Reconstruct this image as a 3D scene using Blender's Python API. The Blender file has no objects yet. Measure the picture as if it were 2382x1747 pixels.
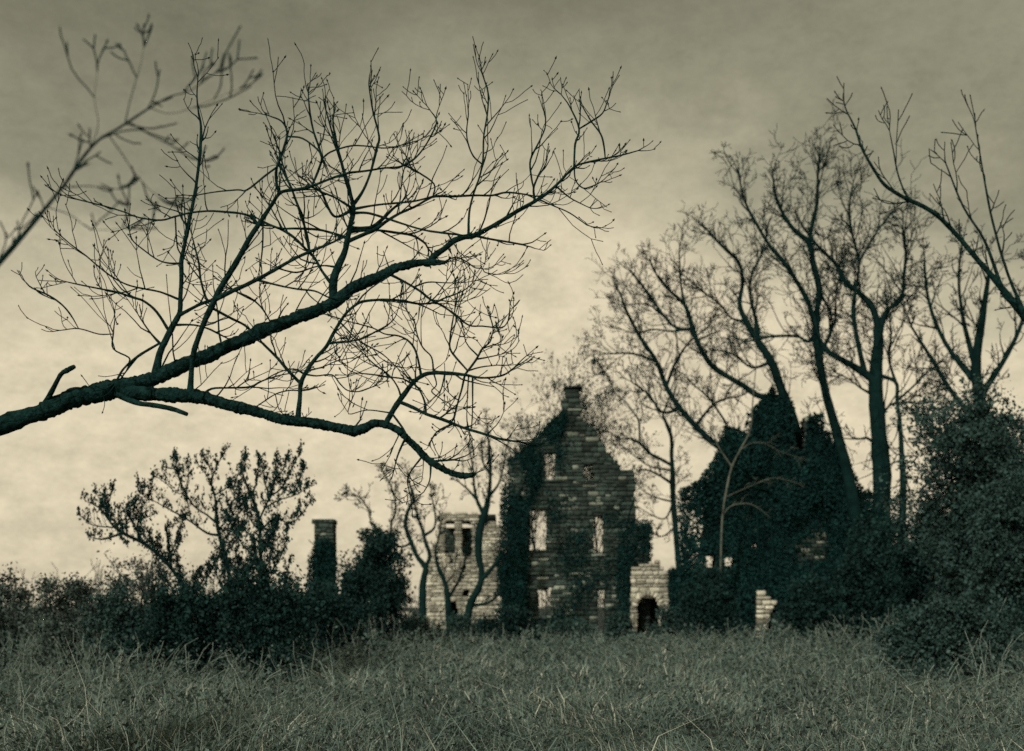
import bpy, math, random
import numpy as np
from mathutils import Vector

S = bpy.context.scene
COL = S.collection
R = math.radians
random.seed(7)
NR = np.random.default_rng(7)

# ------------------------------------------------------------------ camera
# The lens looks level and is shifted upwards (view camera), so uprights stay parallel.
FPX, CX, VH, EYE = 2800.0, 1191.0, 1412.0, 1.6       # focal length, centre and eye level in photograph pixels
cd = bpy.data.cameras.new('camera')
cam = bpy.data.objects.new('camera', cd)
COL.objects.link(cam)
cam.location = (0, 0, EYE)
cam.rotation_euler = (R(90), 0, 0)
cd.sensor_width = 36.0
cd.lens = FPX / 2382.0 * 36.0
cd.shift_y = (VH - 873.5) / 2382.0
cd.clip_start, cd.clip_end = 0.05, 6000
cd.dof.use_dof = True
cd.dof.focus_distance = 10.5
cd.dof.aperture_fstop = 1.6
S.camera = cam

# ------------------------------------------------------------------ sky
SUN_EL, SUN_AZ = R(34), R(208)          # sun behind the camera, over its left shoulder
W = bpy.data.worlds.new('World')
S.world = W
W.use_nodes = True
nt = W.node_tree
for n in list(nt.nodes):
    nt.nodes.remove(n)
def N(tree, typ, **kw):
    n = tree.nodes.new(typ)
    for k, v in kw.items():
        setattr(n, k, v)
    return n
out = N(nt, 'ShaderNodeOutputWorld')
bg = N(nt, 'ShaderNodeBackground')
bg.inputs['Strength'].default_value = 0.10
sky = N(nt, 'ShaderNodeTexSky', sky_type='NISHITA')
sky.sun_disc = False
sky.sun_elevation = SUN_EL
sky.sun_rotation = SUN_AZ
sky.dust_density = 4.0
bw = N(nt, 'ShaderNodeRGBToBW')
nt.links.new(sky.outputs[0], bw.inputs[0])
tc = N(nt, 'ShaderNodeTexCoord')
sep = N(nt, 'ShaderNodeSeparateXYZ')
nt.links.new(tc.outputs['Generated'], sep.inputs[0])
def math_node(tree, op, a, b=None, c=None):
    m = N(tree, 'ShaderNodeMath', operation=op)
    for i, v in enumerate((a, b, c)):
        if v is None:
            continue
        if isinstance(v, (int, float)):
            m.inputs[i].default_value = v
        else:
            tree.links.new(v, m.inputs[i])
    return m.outputs[0]
mp = N(nt, 'ShaderNodeMapping')
mp.inputs['Scale'].default_value = (1.0, 1.0, 1.7)
nt.links.new(tc.outputs['Generated'], mp.inputs[0])
nz = N(nt, 'ShaderNodeTexNoise', noise_dimensions='4D')
nz.inputs['Scale'].default_value = 1.6
nz.inputs['Detail'].default_value = 5.0
nz.inputs['Roughness'].default_value = 0.5
nz.inputs['W'].default_value = 50.12
nt.links.new(mp.outputs[0], nz.inputs['Vector'])
nz2 = N(nt, 'ShaderNodeTexNoise')
nz2.inputs['Scale'].default_value = 26.0
nz2.inputs['Detail'].default_value = 7.0
nz2.inputs['Roughness'].default_value = 0.75
nt.links.new(mp.outputs[0], nz2.inputs['Vector'])
h = math_node(nt, 'ADD', sep.outputs[2], math_node(nt, 'MULTIPLY', math_node(nt, 'SUBTRACT', nz.outputs[0], 0.5), 0.95))
h = math_node(nt, 'ADD', h, math_node(nt, 'MULTIPLY', math_node(nt, 'SUBTRACT', nz2.outputs[0], 0.5), 0.16))
ramp = N(nt, 'ShaderNodeValToRGB')
ramp.color_ramp.interpolation = 'EASE'
e = ramp.color_ramp.elements
e[0].position, e[0].color = 0.0, (1.0, 1.0, 1.0, 1)
e[1].position, e[1].color = 1.0, (0.22, 0.22, 0.22, 1)
for p_, c_ in ((0.22, 0.98), (0.33, 0.70), (0.43, 0.42), (0.55, 0.29)):
    q = e.new(p_)
    q.color = (c_, c_, c_, 1)
nt.links.new(h, ramp.inputs[0])
# the cloud deck carries most of the light, the clear sky above it the rest
lum = math_node(nt, 'MULTIPLY', ramp.outputs[0], math_node(nt, 'ADD', 6.3, math_node(nt, 'MULTIPLY', bw.outputs[0], 0.30)))
nz3 = N(nt, 'ShaderNodeTexNoise')
nz3.inputs['Scale'].default_value = 60.0
nz3.inputs['Detail'].default_value = 9.0
nz3.inputs['Roughness'].default_value = 0.8
nt.links.new(mp.outputs[0], nz3.inputs['Vector'])
mot = math_node(nt, 'ADD', math_node(nt, 'MULTIPLY', math_node(nt, 'SUBTRACT', nz2.outputs[0], 0.5), 0.75), math_node(nt, 'MULTIPLY', math_node(nt, 'SUBTRACT', nz3.outputs[0], 0.5), 0.55))
lum = math_node(nt, 'MULTIPLY', lum, math_node(nt, 'ADD', 1.0, mot))
mul = N(nt, 'ShaderNodeVectorMath', operation='SCALE')
tint = N(nt, 'ShaderNodeMix', data_type='RGBA')
tint.inputs['A'].default_value = (0.93, 0.95, 0.66, 1)      # grey-green cloud
tint.inputs['B'].default_value = (1.0, 0.875, 0.62, 1)      # cream light
nt.links.new(ramp.outputs[0], tint.inputs['Factor'])
nt.links.new(tint.outputs['Result'], mul.inputs[0])
nt.links.new(lum, mul.inputs['Scale'])
nt.links.new(mul.outputs[0], bg.inputs['Color'])
nt.links.new(bg.outputs[0], out.inputs[0])

# ------------------------------------------------------------------ sun
sl = bpy.data.lights.new('sun', 'SUN')
sl.energy = 2.0
sl.angle = R(3)
sl.color = (1.0, 0.93, 0.80)
sun = bpy.data.objects.new('sun', sl)
COL.objects.link(sun)
sd = Vector((math.sin(SUN_AZ) * math.cos(SUN_EL), math.cos(SUN_AZ) * math.cos(SUN_EL), math.sin(SUN_EL)))
sun.rotation_euler = sd.to_track_quat('Z', 'Y').to_euler()

S.view_settings.view_transform = 'Standard'
S.view_settings.look = 'None'
S.view_settings.gamma = 1.0
S.view_settings.exposure = 0.0
S.view_settings.use_curve_mapping = False
S.cycles.max_bounces = 5
S.cycles.diffuse_bounces = 3
S.cycles.use_denoising = False
S.cycles.sample_clamp_indirect = 2.0

# ------------------------------------------------------------------ materials
def mat(name, base, var=0.35, scale=8.0, rough=0.9, bump=0.0, bscale=40.0, island=False, objrand=False, pale=None, pale_at=0.8, stretch=(1, 1, 1)):
    m = bpy.data.materials.new(name)
    m.use_nodes = True
    t = m.node_tree
    b = t.nodes['Principled BSDF']
    b.inputs['Roughness'].default_value = rough
    b.inputs['Specular IOR Level'].default_value = 0.04
    co = N(t, 'ShaderNodeTexCoord')
    mpp = N(t, 'ShaderNodeMapping')
    mpp.inputs['Scale'].default_value = stretch
    geo = N(t, 'ShaderNodeNewGeometry')
    t.links.new(geo.outputs['Position'], mpp.inputs[0])
    nn = N(t, 'ShaderNodeTexNoise')
    nn.inputs['Scale'].default_value = scale
    nn.inputs['Detail'].default_value = 6
    nn.inputs['Roughness'].default_value = 0.65
    t.links.new(mpp.outputs[0], nn.inputs['Vector'])
    f = math_node(t, 'MULTIPLY', math_node(t, 'SUBTRACT', nn.outputs[0], 0.5), 2.0 * var * 1.6)
    f = math_node(t, 'ADD', f, 1.0)
    rnd = None
    if island:
        rnd = geo.outputs['Random Per Island']
    if objrand:
        oi = N(t, 'ShaderNodeObjectInfo')
        rnd = oi.outputs['Random']
    if rnd is not None:
        f = math_node(t, 'MULTIPLY', f, math_node(t, 'ADD', 0.55, math_node(t, 'MULTIPLY', rnd, 0.9)))
    f = math_node(t, 'MAXIMUM', f, 0.12)
    sc = N(t, 'ShaderNodeVectorMath', operation='SCALE')
    if pale is not None and rnd is not None:
        gt = math_node(t, 'GREATER_THAN', rnd, pale_at)
        mx = N(t, 'ShaderNodeMix', data_type='RGBA')
        t.links.new(gt, mx.inputs['Factor'])
        mx.inputs['A'].default_value = (*base, 1)
        mx.inputs['B'].default_value = (*pale, 1)
        t.links.new(mx.outputs['Result'], sc.inputs[0])
    else:
        sc.inputs[0].default_value = base
    t.links.new(f, sc.inputs['Scale'])
    t.links.new(sc.outputs[0], b.inputs['Base Color'])
    if bump:
        bn = N(t, 'ShaderNodeTexNoise')
        bn.inputs['Scale'].default_value = bscale
        bn.inputs['Detail'].default_value = 8
        t.links.new(mpp.outputs[0], bn.inputs['Vector'])
        bp = N(t, 'ShaderNodeBump')
        bp.inputs['Strength'].default_value = bump
        bp.inputs['Distance'].default_value = 0.03
        t.links.new(bn.outputs[0], bp.inputs['Height'])
        t.links.new(bp.outputs[0], b.inputs['Normal'])
    return m

M = {}
M['bark'] = mat('bark', (0.009, 0.032, 0.031), 1.2, 24, bump=1.0, bscale=38)
M['bark_far'] = mat('bark_far', (0.007, 0.026, 0.026), 0.5, 3, bump=0.6, bscale=8)
M['bark_pale'] = mat('bark_pale', (0.125, 0.14, 0.115), 0.9, 2.5)
M['twig'] = mat('twig', (0.007, 0.029, 0.029), 0.3, 6)
M['twig_grey'] = mat('twig_grey', (0.06, 0.08, 0.074), 0.3, 6)
M['bud'] = mat('bud', (0.009, 0.034, 0.034), 0.3, 20)
M['ivy'] = mat('ivy_leaf', (0.011, 0.043, 0.042), 0.6, 1.3, rough=0.75, island=True)
M['leaf'] = mat('shrub_leaf', (0.015, 0.042, 0.040), 0.6, 1.6, rough=0.75, island=True)
M['leaf_grey'] = mat('scrub_leaf', (0.070, 0.100, 0.090), 0.4, 2, rough=0.8, island=True)
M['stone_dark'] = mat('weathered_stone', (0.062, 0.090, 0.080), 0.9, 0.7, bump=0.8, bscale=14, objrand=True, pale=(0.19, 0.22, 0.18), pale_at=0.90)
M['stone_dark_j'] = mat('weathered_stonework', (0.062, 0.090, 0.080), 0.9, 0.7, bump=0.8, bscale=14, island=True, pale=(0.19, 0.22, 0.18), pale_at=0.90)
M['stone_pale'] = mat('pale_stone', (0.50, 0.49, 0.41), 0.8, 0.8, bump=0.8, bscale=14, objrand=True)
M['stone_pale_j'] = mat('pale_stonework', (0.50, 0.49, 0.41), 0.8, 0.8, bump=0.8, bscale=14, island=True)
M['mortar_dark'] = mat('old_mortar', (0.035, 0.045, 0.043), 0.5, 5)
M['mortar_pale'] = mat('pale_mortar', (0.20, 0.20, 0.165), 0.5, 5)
M['leaf_mid'] = mat('thicket_leaf', (0.040, 0.080, 0.076), 0.5, 1.6, rough=0.8, island=True)
M['weed'] = mat('weed_leaf', (0.082, 0.122, 0.110), 0.6, 1.2, rough=0.85, island=True)
M['stalk'] = mat('dry_stalk', (0.19, 0.24, 0.21), 0.5, 2.0, rough=0.85, island=True)
M['soil'] = mat('soil', (0.050, 0.062, 0.060), 0.5, 1.2, bump=0.5, bscale=6)
M['grass'] = mat('grass_blade', (0.165, 0.225, 0.200), 0.7, 0.6, rough=0.8, island=True, pale=(0.38, 0.40, 0.33), pale_at=0.88)

# ------------------------------------------------------------------ mesh helpers
def mesh_from(name, verts, faces_list, material, smooth=False):
    """faces_list: list of (n x k) integer arrays"""
    me = bpy.data.meshes.new(name)
    verts = np.asarray(verts, dtype=np.float32)
    me.vertices.add(len(verts))
    me.vertices.foreach_set('co', verts.ravel())
    faces_list = [np.asarray(f, dtype=np.int32) for f in faces_list if len(f)]
    nl = sum(f.size for f in faces_list)
    npoly = sum(len(f) for f in faces_list)
    me.loops.add(nl)
    me.polygons.add(npoly)
    me.loops.foreach_set('vertex_index', np.concatenate([f.ravel() for f in faces_list]))
    sizes = np.concatenate([np.full(len(f), f.shape[1], dtype=np.int32) for f in faces_list])
    starts = np.concatenate([[0], np.cumsum(sizes)[:-1]]).astype(np.int32)
    me.polygons.foreach_set('loop_start', starts)
    if smooth:
        me.polygons.foreach_set('use_smooth', np.ones(npoly, dtype=bool))
    me.update(calc_edges=True)
    me.validate()
    me.materials.append(material)
    return me

def link(name, me, parent=None, kind=None):
    o = bpy.data.objects.new(name, me)
    COL.objects.link(o)
    if parent is not None:
        o.parent = parent
    if kind:
        o['kind'] = kind
    return o

def thing(name, label, cat, loc=(0, 0, 0), group=None):
    o = bpy.data.objects.new(name, None)
    COL.objects.link(o)
    o.empty_display_size = 0.3
    o['label'] = label
    o['category'] = cat
    if group:
        o['group'] = group
    return o

def tag(o, label, cat, group=None):
    o['label'] = label
    o['category'] = cat
    if group:
        o['group'] = group
    return o

def tube_arrays(polys, sides, rough=0.0):
    """polys: list of (pts Nx3, radii N). Batched by number of points."""
    groups = {}
    for p, r in polys:
        groups.setdefault(len(p), []).append((p, r))
    V, F, off = [], [], 0
    ang = np.linspace(0, 2 * np.pi, sides, endpoint=False)
    ca, sa = np.cos(ang), np.sin(ang)
    for n, lst in groups.items():
        P = np.array([[tuple(q) for q in a[0]] for a in lst], dtype=np.float64)
        Rd = np.array([a[1] for a in lst], dtype=np.float64)
        m = len(lst)
        T = np.gradient(P, axis=1)
        T /= np.linalg.norm(T, axis=2, keepdims=True) + 1e-9
        mean = np.abs(T.mean(axis=1))
        ref = np.zeros((m, 3))
        ref[np.arange(m), mean.argmin(axis=1)] = 1
        U = np.cross(T, ref[:, None, :])
        U /= np.linalg.norm(U, axis=2, keepdims=True) + 1e-9
        Wv = np.cross(T, U)
        rr = Rd[:, :, None]
        if rough:
            g = NR.normal(0, 1, (m, n, sides))
            g = 0.5 * g + 0.25 * np.roll(g, 1, 2) + 0.25 * np.roll(g, -1, 2)
            rr = rr * (1 + rough * g)
        ring = P[:, :, None, :] + U[:, :, None, :] * (rr * ca)[..., None] + Wv[:, :, None, :] * (rr * sa)[..., None]
        V.append(ring.reshape(-1, 3))
        idx = off + np.arange(m * n * sides).reshape(m, n, sides)
        a = idx[:, :-1, :]
        b = np.roll(a, -1, 2)
        d = idx[:, 1:, :]
        c = np.roll(d, -1, 2)
        F.append(np.stack([a, b, c, d], -1).reshape(-1, 4))
        off += m * n * sides
    return np.concatenate(V), np.concatenate(F)

def tube_mesh(name, polys, sides, material, rough=0.0, smooth=True):
    v, f = tube_arrays(polys, sides, rough)
    return mesh_from(name, v, [f], material, smooth)

def leaf_mesh(name, cen, size, material, axis=None, flat=0.0):
    """folded four-cornered leaves, one island each; axis: optional preferred direction per leaf"""
    cen = np.asarray(cen, dtype=np.float64)
    n = len(cen)
    size = np.broadcast_to(np.asarray(size, dtype=np.float64), (n,))[:, None]
    a = NR.normal(size=(n, 3))
    if axis is not None:
        a = a * 0.5 + np.asarray(axis)
    a /= np.linalg.norm(a, axis=1, keepdims=True) + 1e-9
    b = NR.normal(size=(n, 3))
    b -= a * (a * b).sum(1, keepdims=True)
    b /= np.linalg.norm(b, axis=1, keepdims=True) + 1e-9
    c = np.cross(a, b)
    v = np.empty((n, 4, 3))
    v[:, 0] = cen - a * size * 0.5
    v[:, 1] = cen + b * size * 0.36 + c * size * 0.10 - a * size * 0.05
    v[:, 2] = cen + a * size * 0.55
    v[:, 3] = cen - b * size * 0.36 + c * size * 0.10 - a * size * 0.05
    base = 4 * np.arange(n)[:, None]
    f = np.concatenate([base + np.array([[0, 1, 2]]), base + np.array([[0, 2, 3]])])
    return mesh_from(name, v.reshape(-1, 3), [f], material)

def bud_mesh(name, tips, material, size):
    """pointed buds: six-cornered spindles along the twig tip direction"""
    n = len(tips)
    P = np.array([tuple(t[0]) for t in tips])
    D = np.array([tuple(t[1]) for t in tips])
    D /= np.linalg.norm(D, axis=1, keepdims=True) + 1e-9
    s = (size * NR.uniform(0.6, 1.35, n))[:, None]
    u = np.cross(D, NR.normal(size=(n, 3)))
    u /= np.linalg.norm(u, axis=1, keepdims=True) + 1e-9
    w = np.cross(D, u)
    v = np.stack([P - D * s * .3, P + u * s * .32 + D * s * .2, P + w * s * .32 + D * s * .2, P - u * s * .32 + D * s * .2, P - w * s * .32 + D * s * .2, P + D * s], 1)
    q = np.array([[0, 2, 1], [0, 3, 2], [0, 4, 3], [0, 1, 4], [5, 1, 2], [5, 2, 3], [5, 3, 4], [5, 4, 1]])
    f = (6 * np.arange(n)[:, None, None] + q[None]).reshape(-1, 3)
    return mesh_from(name, v.reshape(-1, 3), [f], material)

# ------------------------------------------------------------------ photograph pixel -> place
def P(u, v, Y):
    return Vector(((u - CX) / FPX * Y, Y, EYE + (VH - v) / FPX * Y))
# tracing windows: name -> (origin u, origin v, scale)
WIN = {'A': (60, 400, 2.36), 'B': (600, 400, 2.203), 'C': (60, 60, 2.253), 'D': (1350, 300, 2.253), 'E': (1500, 850, 2.203),
       'F': (650, 1000, 3.0036), 'G': (60, 1000, 2.753), 'H': (1100, 800, 2.36), 'I': (650, 60, 2.503), 'J': (1150, 780, 4.13), 'K': (1800, 700, 2.753), 'S': (0, 0, 1.0)}

def catmull(a, k):
    a = np.asarray(a, float)
    if len(a) < 3:
        t = np.linspace(0, 1, 2 * k + 1)[:, None]
        return a[0] * (1 - t) + a[-1] * t
    e_ = np.vstack([2 * a[0] - a[1], a, 2 * a[-1] - a[-2]])
    res = []
    for i in range(1, len(e_) - 2):
        p0, p1, p2, p3 = e_[i - 1], e_[i], e_[i + 1], e_[i + 2]
        for t in np.linspace(0, 1, k, endpoint=False):
            res.append(0.5 * ((2 * p1) + (-p0 + p2) * t + (2 * p0 - 5 * p1 + 4 * p2 - p3) * t * t + (-p0 + 3 * p1 - 3 * p2 + p3) * t ** 3))
    res.append(e_[-2])
    return np.array(res)

UP = Vector((0, 0, 1))
def rvec():
    while True:
        v = Vector((random.uniform(-1, 1), random.uniform(-1, 1), random.uniform(-1, 1)))
        if 0.02 < v.length_squared < 1:
            return v

def grow(outp, tips, p, d, L, r, lvl, trop=0.22, wig=0.28, kids=(2, 4), ang=(28, 62), lenf=(0.35, 0.7), n=6, rmin=0.003, flat=1.0):
    pts, dirs = [p], [d]
    step = L / (n - 1)
    for i in range(n - 1):
        w = rvec() * wig
        w.y *= flat
        d = (d + w + UP * trop * (0.4 + 0.8 * i / n)).normalized()
        p = p + d * step
        pts.append(p)
        dirs.append(d)
    rad = [max(rmin, r * (1 - 0.72 * i / (n - 1))) for i in range(n)]
    outp.append((pts, rad))
    if lvl > 0:
        for _ in range(random.randint(*kids)):
            i = random.randint(1, n - 1)
            dd = dirs[i]
            pr = dd.cross(rvec())
            if pr.length < 1e-4:
                continue
            pr.normalize()
            pr.y *= flat
            a = R(random.uniform(*ang))
            grow(outp, tips, pts[i], (dd * math.cos(a) + pr * math.sin(a)).normalized(), L * random.uniform(*lenf), max(rmin, rad[i] * 0.7), lvl - 1, trop, wig, kids, ang, lenf, max(4, n - 1), rmin, flat)
    tips.append((pts[-1], dirs[-1]))

class Tree:
    def __init__(self, name, label, cat, Y, bark, drift=0.25, ysafe=(0, 999), group=None):
        self.root = thing(name, label, cat, group=group)
        self.Y, self.bark, self.drift, self.ys = Y, bark, drift, ysafe
        self.lines = []           # photo-space polylines: (uv Nx2, width N, depth N)
        self.twigs, self.tips = [], []
        self.hosts = []           # the bough each polyline hangs on

    def line(self, win, pts, part='branch', wscale=1.0, sides=7, rough=0.06, k=4, free=False, dslope=None, Y=None, cap=False, w=None):
        ou, ov, s = WIN[win]
        uv = np.array([(ou + q[0] / s, ov + q[1] / s) for q in pts], float)
        ws = np.array([(q[2] if len(q) > 2 else np.nan) for q in pts], float)
        if np.isnan(ws).all():
            ws[:] = w or 8
        idx = np.arange(len(ws))
        ok = ~np.isnan(ws)
        ws = np.interp(idx, idx[ok], ws[ok]) / s * wscale
        Y0 = Y or self.Y
        host = None
        if self.lines and not free:
            best = None
            for end in (0, -1):
                for li, L_ in enumerate(self.lines):
                    dd = np.hypot(*(L_[0] - uv[end]).T)
                    i = dd.argmin()
                    c = dd[i] - 0.35 * L_[1][i]
                    if best is None or c < best[0]:
                        best = (c, end, L_, i, li)
            c, end, L_, i, li = best
            host = self.hosts[li]
            if end == -1 and c < 30:
                uv, ws = uv[::-1].copy(), ws[::-1].copy()
            Y0 = L_[2][i]
            if c < 40:
                uv[0] = L_[0][i]
                ws[0] = min(ws[0] * 1.25, L_[1][i] * 0.8)
        arr = catmull(np.column_stack([uv, ws]), k)
        uv, ws = arr[:, :2], np.maximum(arr[:, 2], 1.0)
        seg = np.concatenate([[0], np.cumsum(np.hypot(*np.diff(uv, axis=0).T))]) / FPX * Y0
        sl = random.uniform(-self.drift, self.drift) if dslope is None else dslope
        Ya = Y0 + sl * seg + 0.02 * Y0 ** 0.5 * np.cumsum(NR.normal(0, 0.12, len(seg)))
        Ya = np.clip(Ya, *self.ys)
        self.lines.append((uv, ws, Ya))
        pts3 = np.column_stack([(uv[:, 0] - CX) / FPX * Ya, Ya, EYE + (VH - uv[:, 1]) / FPX * Ya])
        rad = ws * 0.5 / FPX * Ya
        lump = np.convolve(NR.normal(0, 1, len(rad) + 4), np.ones(5) / 5 ** 0.5, 'valid')[:len(rad)]
        rad = rad * (1 + 0.055 * lump)
        if cap:
            pts3 = np.vstack([pts3, pts3[-1] + (pts3[-1] - pts3[-2]) * 0.12])
            rad = np.append(rad, 0.001)
        o = link(part, tube_mesh(part, [(pts3, rad)], sides, self.bark, rough), host if (host is not None and part == 'branch') else self.root)
        self.hosts.append(o if part == 'bough' else host)
        return pts3, rad

    def sprout(self, pts3, rad, spacing, L, r, lvl=1, t0=0.15, ang=(30, 70), up=0.25, **kw):
        seg = np.concatenate([[0], np.cumsum(np.linalg.norm(np.diff(pts3, axis=0), axis=1))])
        tot = seg[-1]
        s = t0 * tot
        while s < tot:
            s += spacing * random.uniform(0.4, 1.6)
            if s >= tot:
                break
            i = min(len(seg) - 2, int(np.searchsorted(seg, s)) - 1)
            t = (s - seg[i]) / (seg[i + 1] - seg[i] + 1e-9)
            p = Vector(pts3[i] * (1 - t) + pts3[i + 1] * t)
            d = Vector(pts3[i + 1] - pts3[i]).normalized()
            pr = d.cross(rvec())
            if pr.length < 1e-3:
                continue
            pr.normalize()
            a = R(random.uniform(*ang))
            dd = (d * math.cos(a) + pr * math.sin(a) + UP * up).normalized()
            rr = min(r * random.uniform(0.7, 1.3), float(rad[i]) * 0.75)
            grow(self.twigs, self.tips, p, dd, L * random.uniform(0.4, 1.3) * (1.15 - 0.6 * s / tot), rr, lvl, **kw)
        # the tip of the branch goes on as twigs
        d = Vector(pts3[-1] - pts3[-2]).normalized()
        for _ in range(2):
            grow(self.twigs, self.tips, Vector(pts3[-1]), (d + rvec() * 0.35).normalized(), L * random.uniform(0.3, 0.55), min(r, float(rad[-1])), lvl, **kw)

    def finish(self, twig_mat, bud_size=0.0, bud_mat=None, sides=3, bud_keep=1.0, leaf=0, leaf_size=0.06):
        if self.twigs:
            link('twigs', tube_mesh('twigs', self.twigs, sides, twig_mat, smooth=True), self.root, 'stuff')
        if bud_size and self.tips:
            t = [q for q in self.tips if random.random() < bud_keep]
            link('buds', bud_mesh('buds', t, bud_mat or M['bud'], bud_size), self.root, 'stuff')
        if leaf and self.tips:
            c = np.array([tuple(q[0]) for q in self.tips])
            c = np.repeat(c, leaf, 0) + NR.normal(0, leaf_size * 1.1, (len(c) * leaf, 3))
            link('foliage', leaf_mesh('foliage', c, leaf_size * NR.uniform(0.6, 1.3, len(c)), bud_mat or M['leaf']), self.root, 'stuff')

# ------------------------------------------------------------------ ground
gx = np.concatenate([-np.geomspace(3000, 4, 40), np.linspace(-3, 3, 9), np.geomspace(4, 3000, 40)])
gy = np.concatenate([[-3000, -800, -200, -60, -20], np.linspace(-8, 120, 90), np.geomspace(130, 4000, 24)])
GX, GY = np.meshgrid(gx, gy)
def ground_z(x, y):
    return 0.10 * np.sin(x * 0.31 + 1.3) * np.cos(y * 0.23) + 0.06 * np.sin(x * 0.9 + y * 0.7) - 0.05
GZ = ground_z(GX, GY) * np.exp(-(np.abs(GX) + np.abs(GY)) / 300)
gv = np.column_stack([GX.ravel(), GY.ravel(), GZ.ravel()])
ii = np.arange(len(gx) * len(gy)).reshape(len(gy), len(gx))
gf = np.stack([ii[:-1, :-1], ii[:-1, 1:], ii[1:, 1:], ii[1:, :-1]], -1).reshape(-1, 4)
link('ground', mesh_from('ground', gv, [gf], M['soil'], True), None, 'structure')

# ------------------------------------------------------------------ masonry
def stone_variant(seed):
    rg = np.random.default_rng(seed)
    # a worn block: 3 x 2 x 3 grid shell squeezed at its rim
    g = []
    idx = {}
    for i in range(4):
        for j in range(2):
            for k in range(3):
                x, y, z = i / 3 - .5, j - .5, k / 2 - .5
                if j == 0:
                    ex = abs(x) > .49
                    ez = abs(z) > .49
                    y += (0.13 if (ex and ez) else 0.06 if (ex or ez) else 0.0) + rg.uniform(-.10, .10)
                    x *= 1 - (0.03 if ez else 0) + rg.uniform(-.07, .0)
                    z *= 1 - (0.05 if ex else 0) + rg.uniform(-.13, .02)
                idx[(i, j, k)] = len(g)
                g.append((x, y, z))
    f = []
    for i in range(3):
        for k in range(2):
            f.append((idx[(i, 0, k)], idx[(i + 1, 0, k)], idx[(i + 1, 0, k + 1)], idx[(i, 0, k + 1)]))
        f.append((idx[(i, 0, 2)], idx[(i + 1, 0, 2)], idx[(i + 1, 1, 2)], idx[(i, 1, 2)]))
        f.append((idx[(i, 0, 0)], idx[(i, 1, 0)], idx[(i + 1, 1, 0)], idx[(i + 1, 0, 0)]))
    for k in range(2):
        f.append((idx[(0, 0, k)], idx[(0, 0, k + 1)], idx[(0, 1, k + 1)], idx[(0, 1, k)]))
        f.append((idx[(3, 0, k)], idx[(3, 1, k)], idx[(3, 1, k + 1)], idx[(3, 0, k + 1)]))
    return np.array(g), np.array(f)
SV = [stone_variant(100 + i) for i in range(10)]
SM = {}
def stone_me(i, m):
    if (i, m) not in SM:
        SM[(i, m)] = mesh_from('stone', SV[i][0], [SV[i][1]], M[m], False)
    return SM[(i, m)]

def spans(poly, z):
    """x intervals of a polygon at height z"""
    xs = []
    for (x1, z1), (x2, z2) in zip(poly, poly[1:] + poly[:1]):
        if (z1 <= z) != (z2 <= z):
            xs.append(x1 + (z - z1) / (z2 - z1) * (x2 - x1))
    xs.sort()
    return list(zip(xs[::2], xs[1::2]))

def cut(iv, holes):
    for a, b in holes:
        nxt = []
        for c, d in iv:
            if b <= c or a >= d:
                nxt.append((c, d))
            else:
                if a > c:
                    nxt.append((c, a))
                if b < d:
                    nxt.append((b, d))
        iv = nxt
    return iv

def box_arr(x0, x1, y0, y1, z0, z1):
    v = np.array([(x0, y0, z0), (x1, y0, z0), (x1, y1, z0), (x0, y1, z0), (x0, y0, z1), (x1, y0, z1), (x1, y1, z1), (x0, y1, z1)], float)
    f = np.array([(0, 1, 5, 4), (1, 2, 6, 5), (2, 3, 7, 6), (3, 0, 4, 7), (4, 5, 6, 7), (3, 2, 1, 0)])
    return v, f

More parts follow.
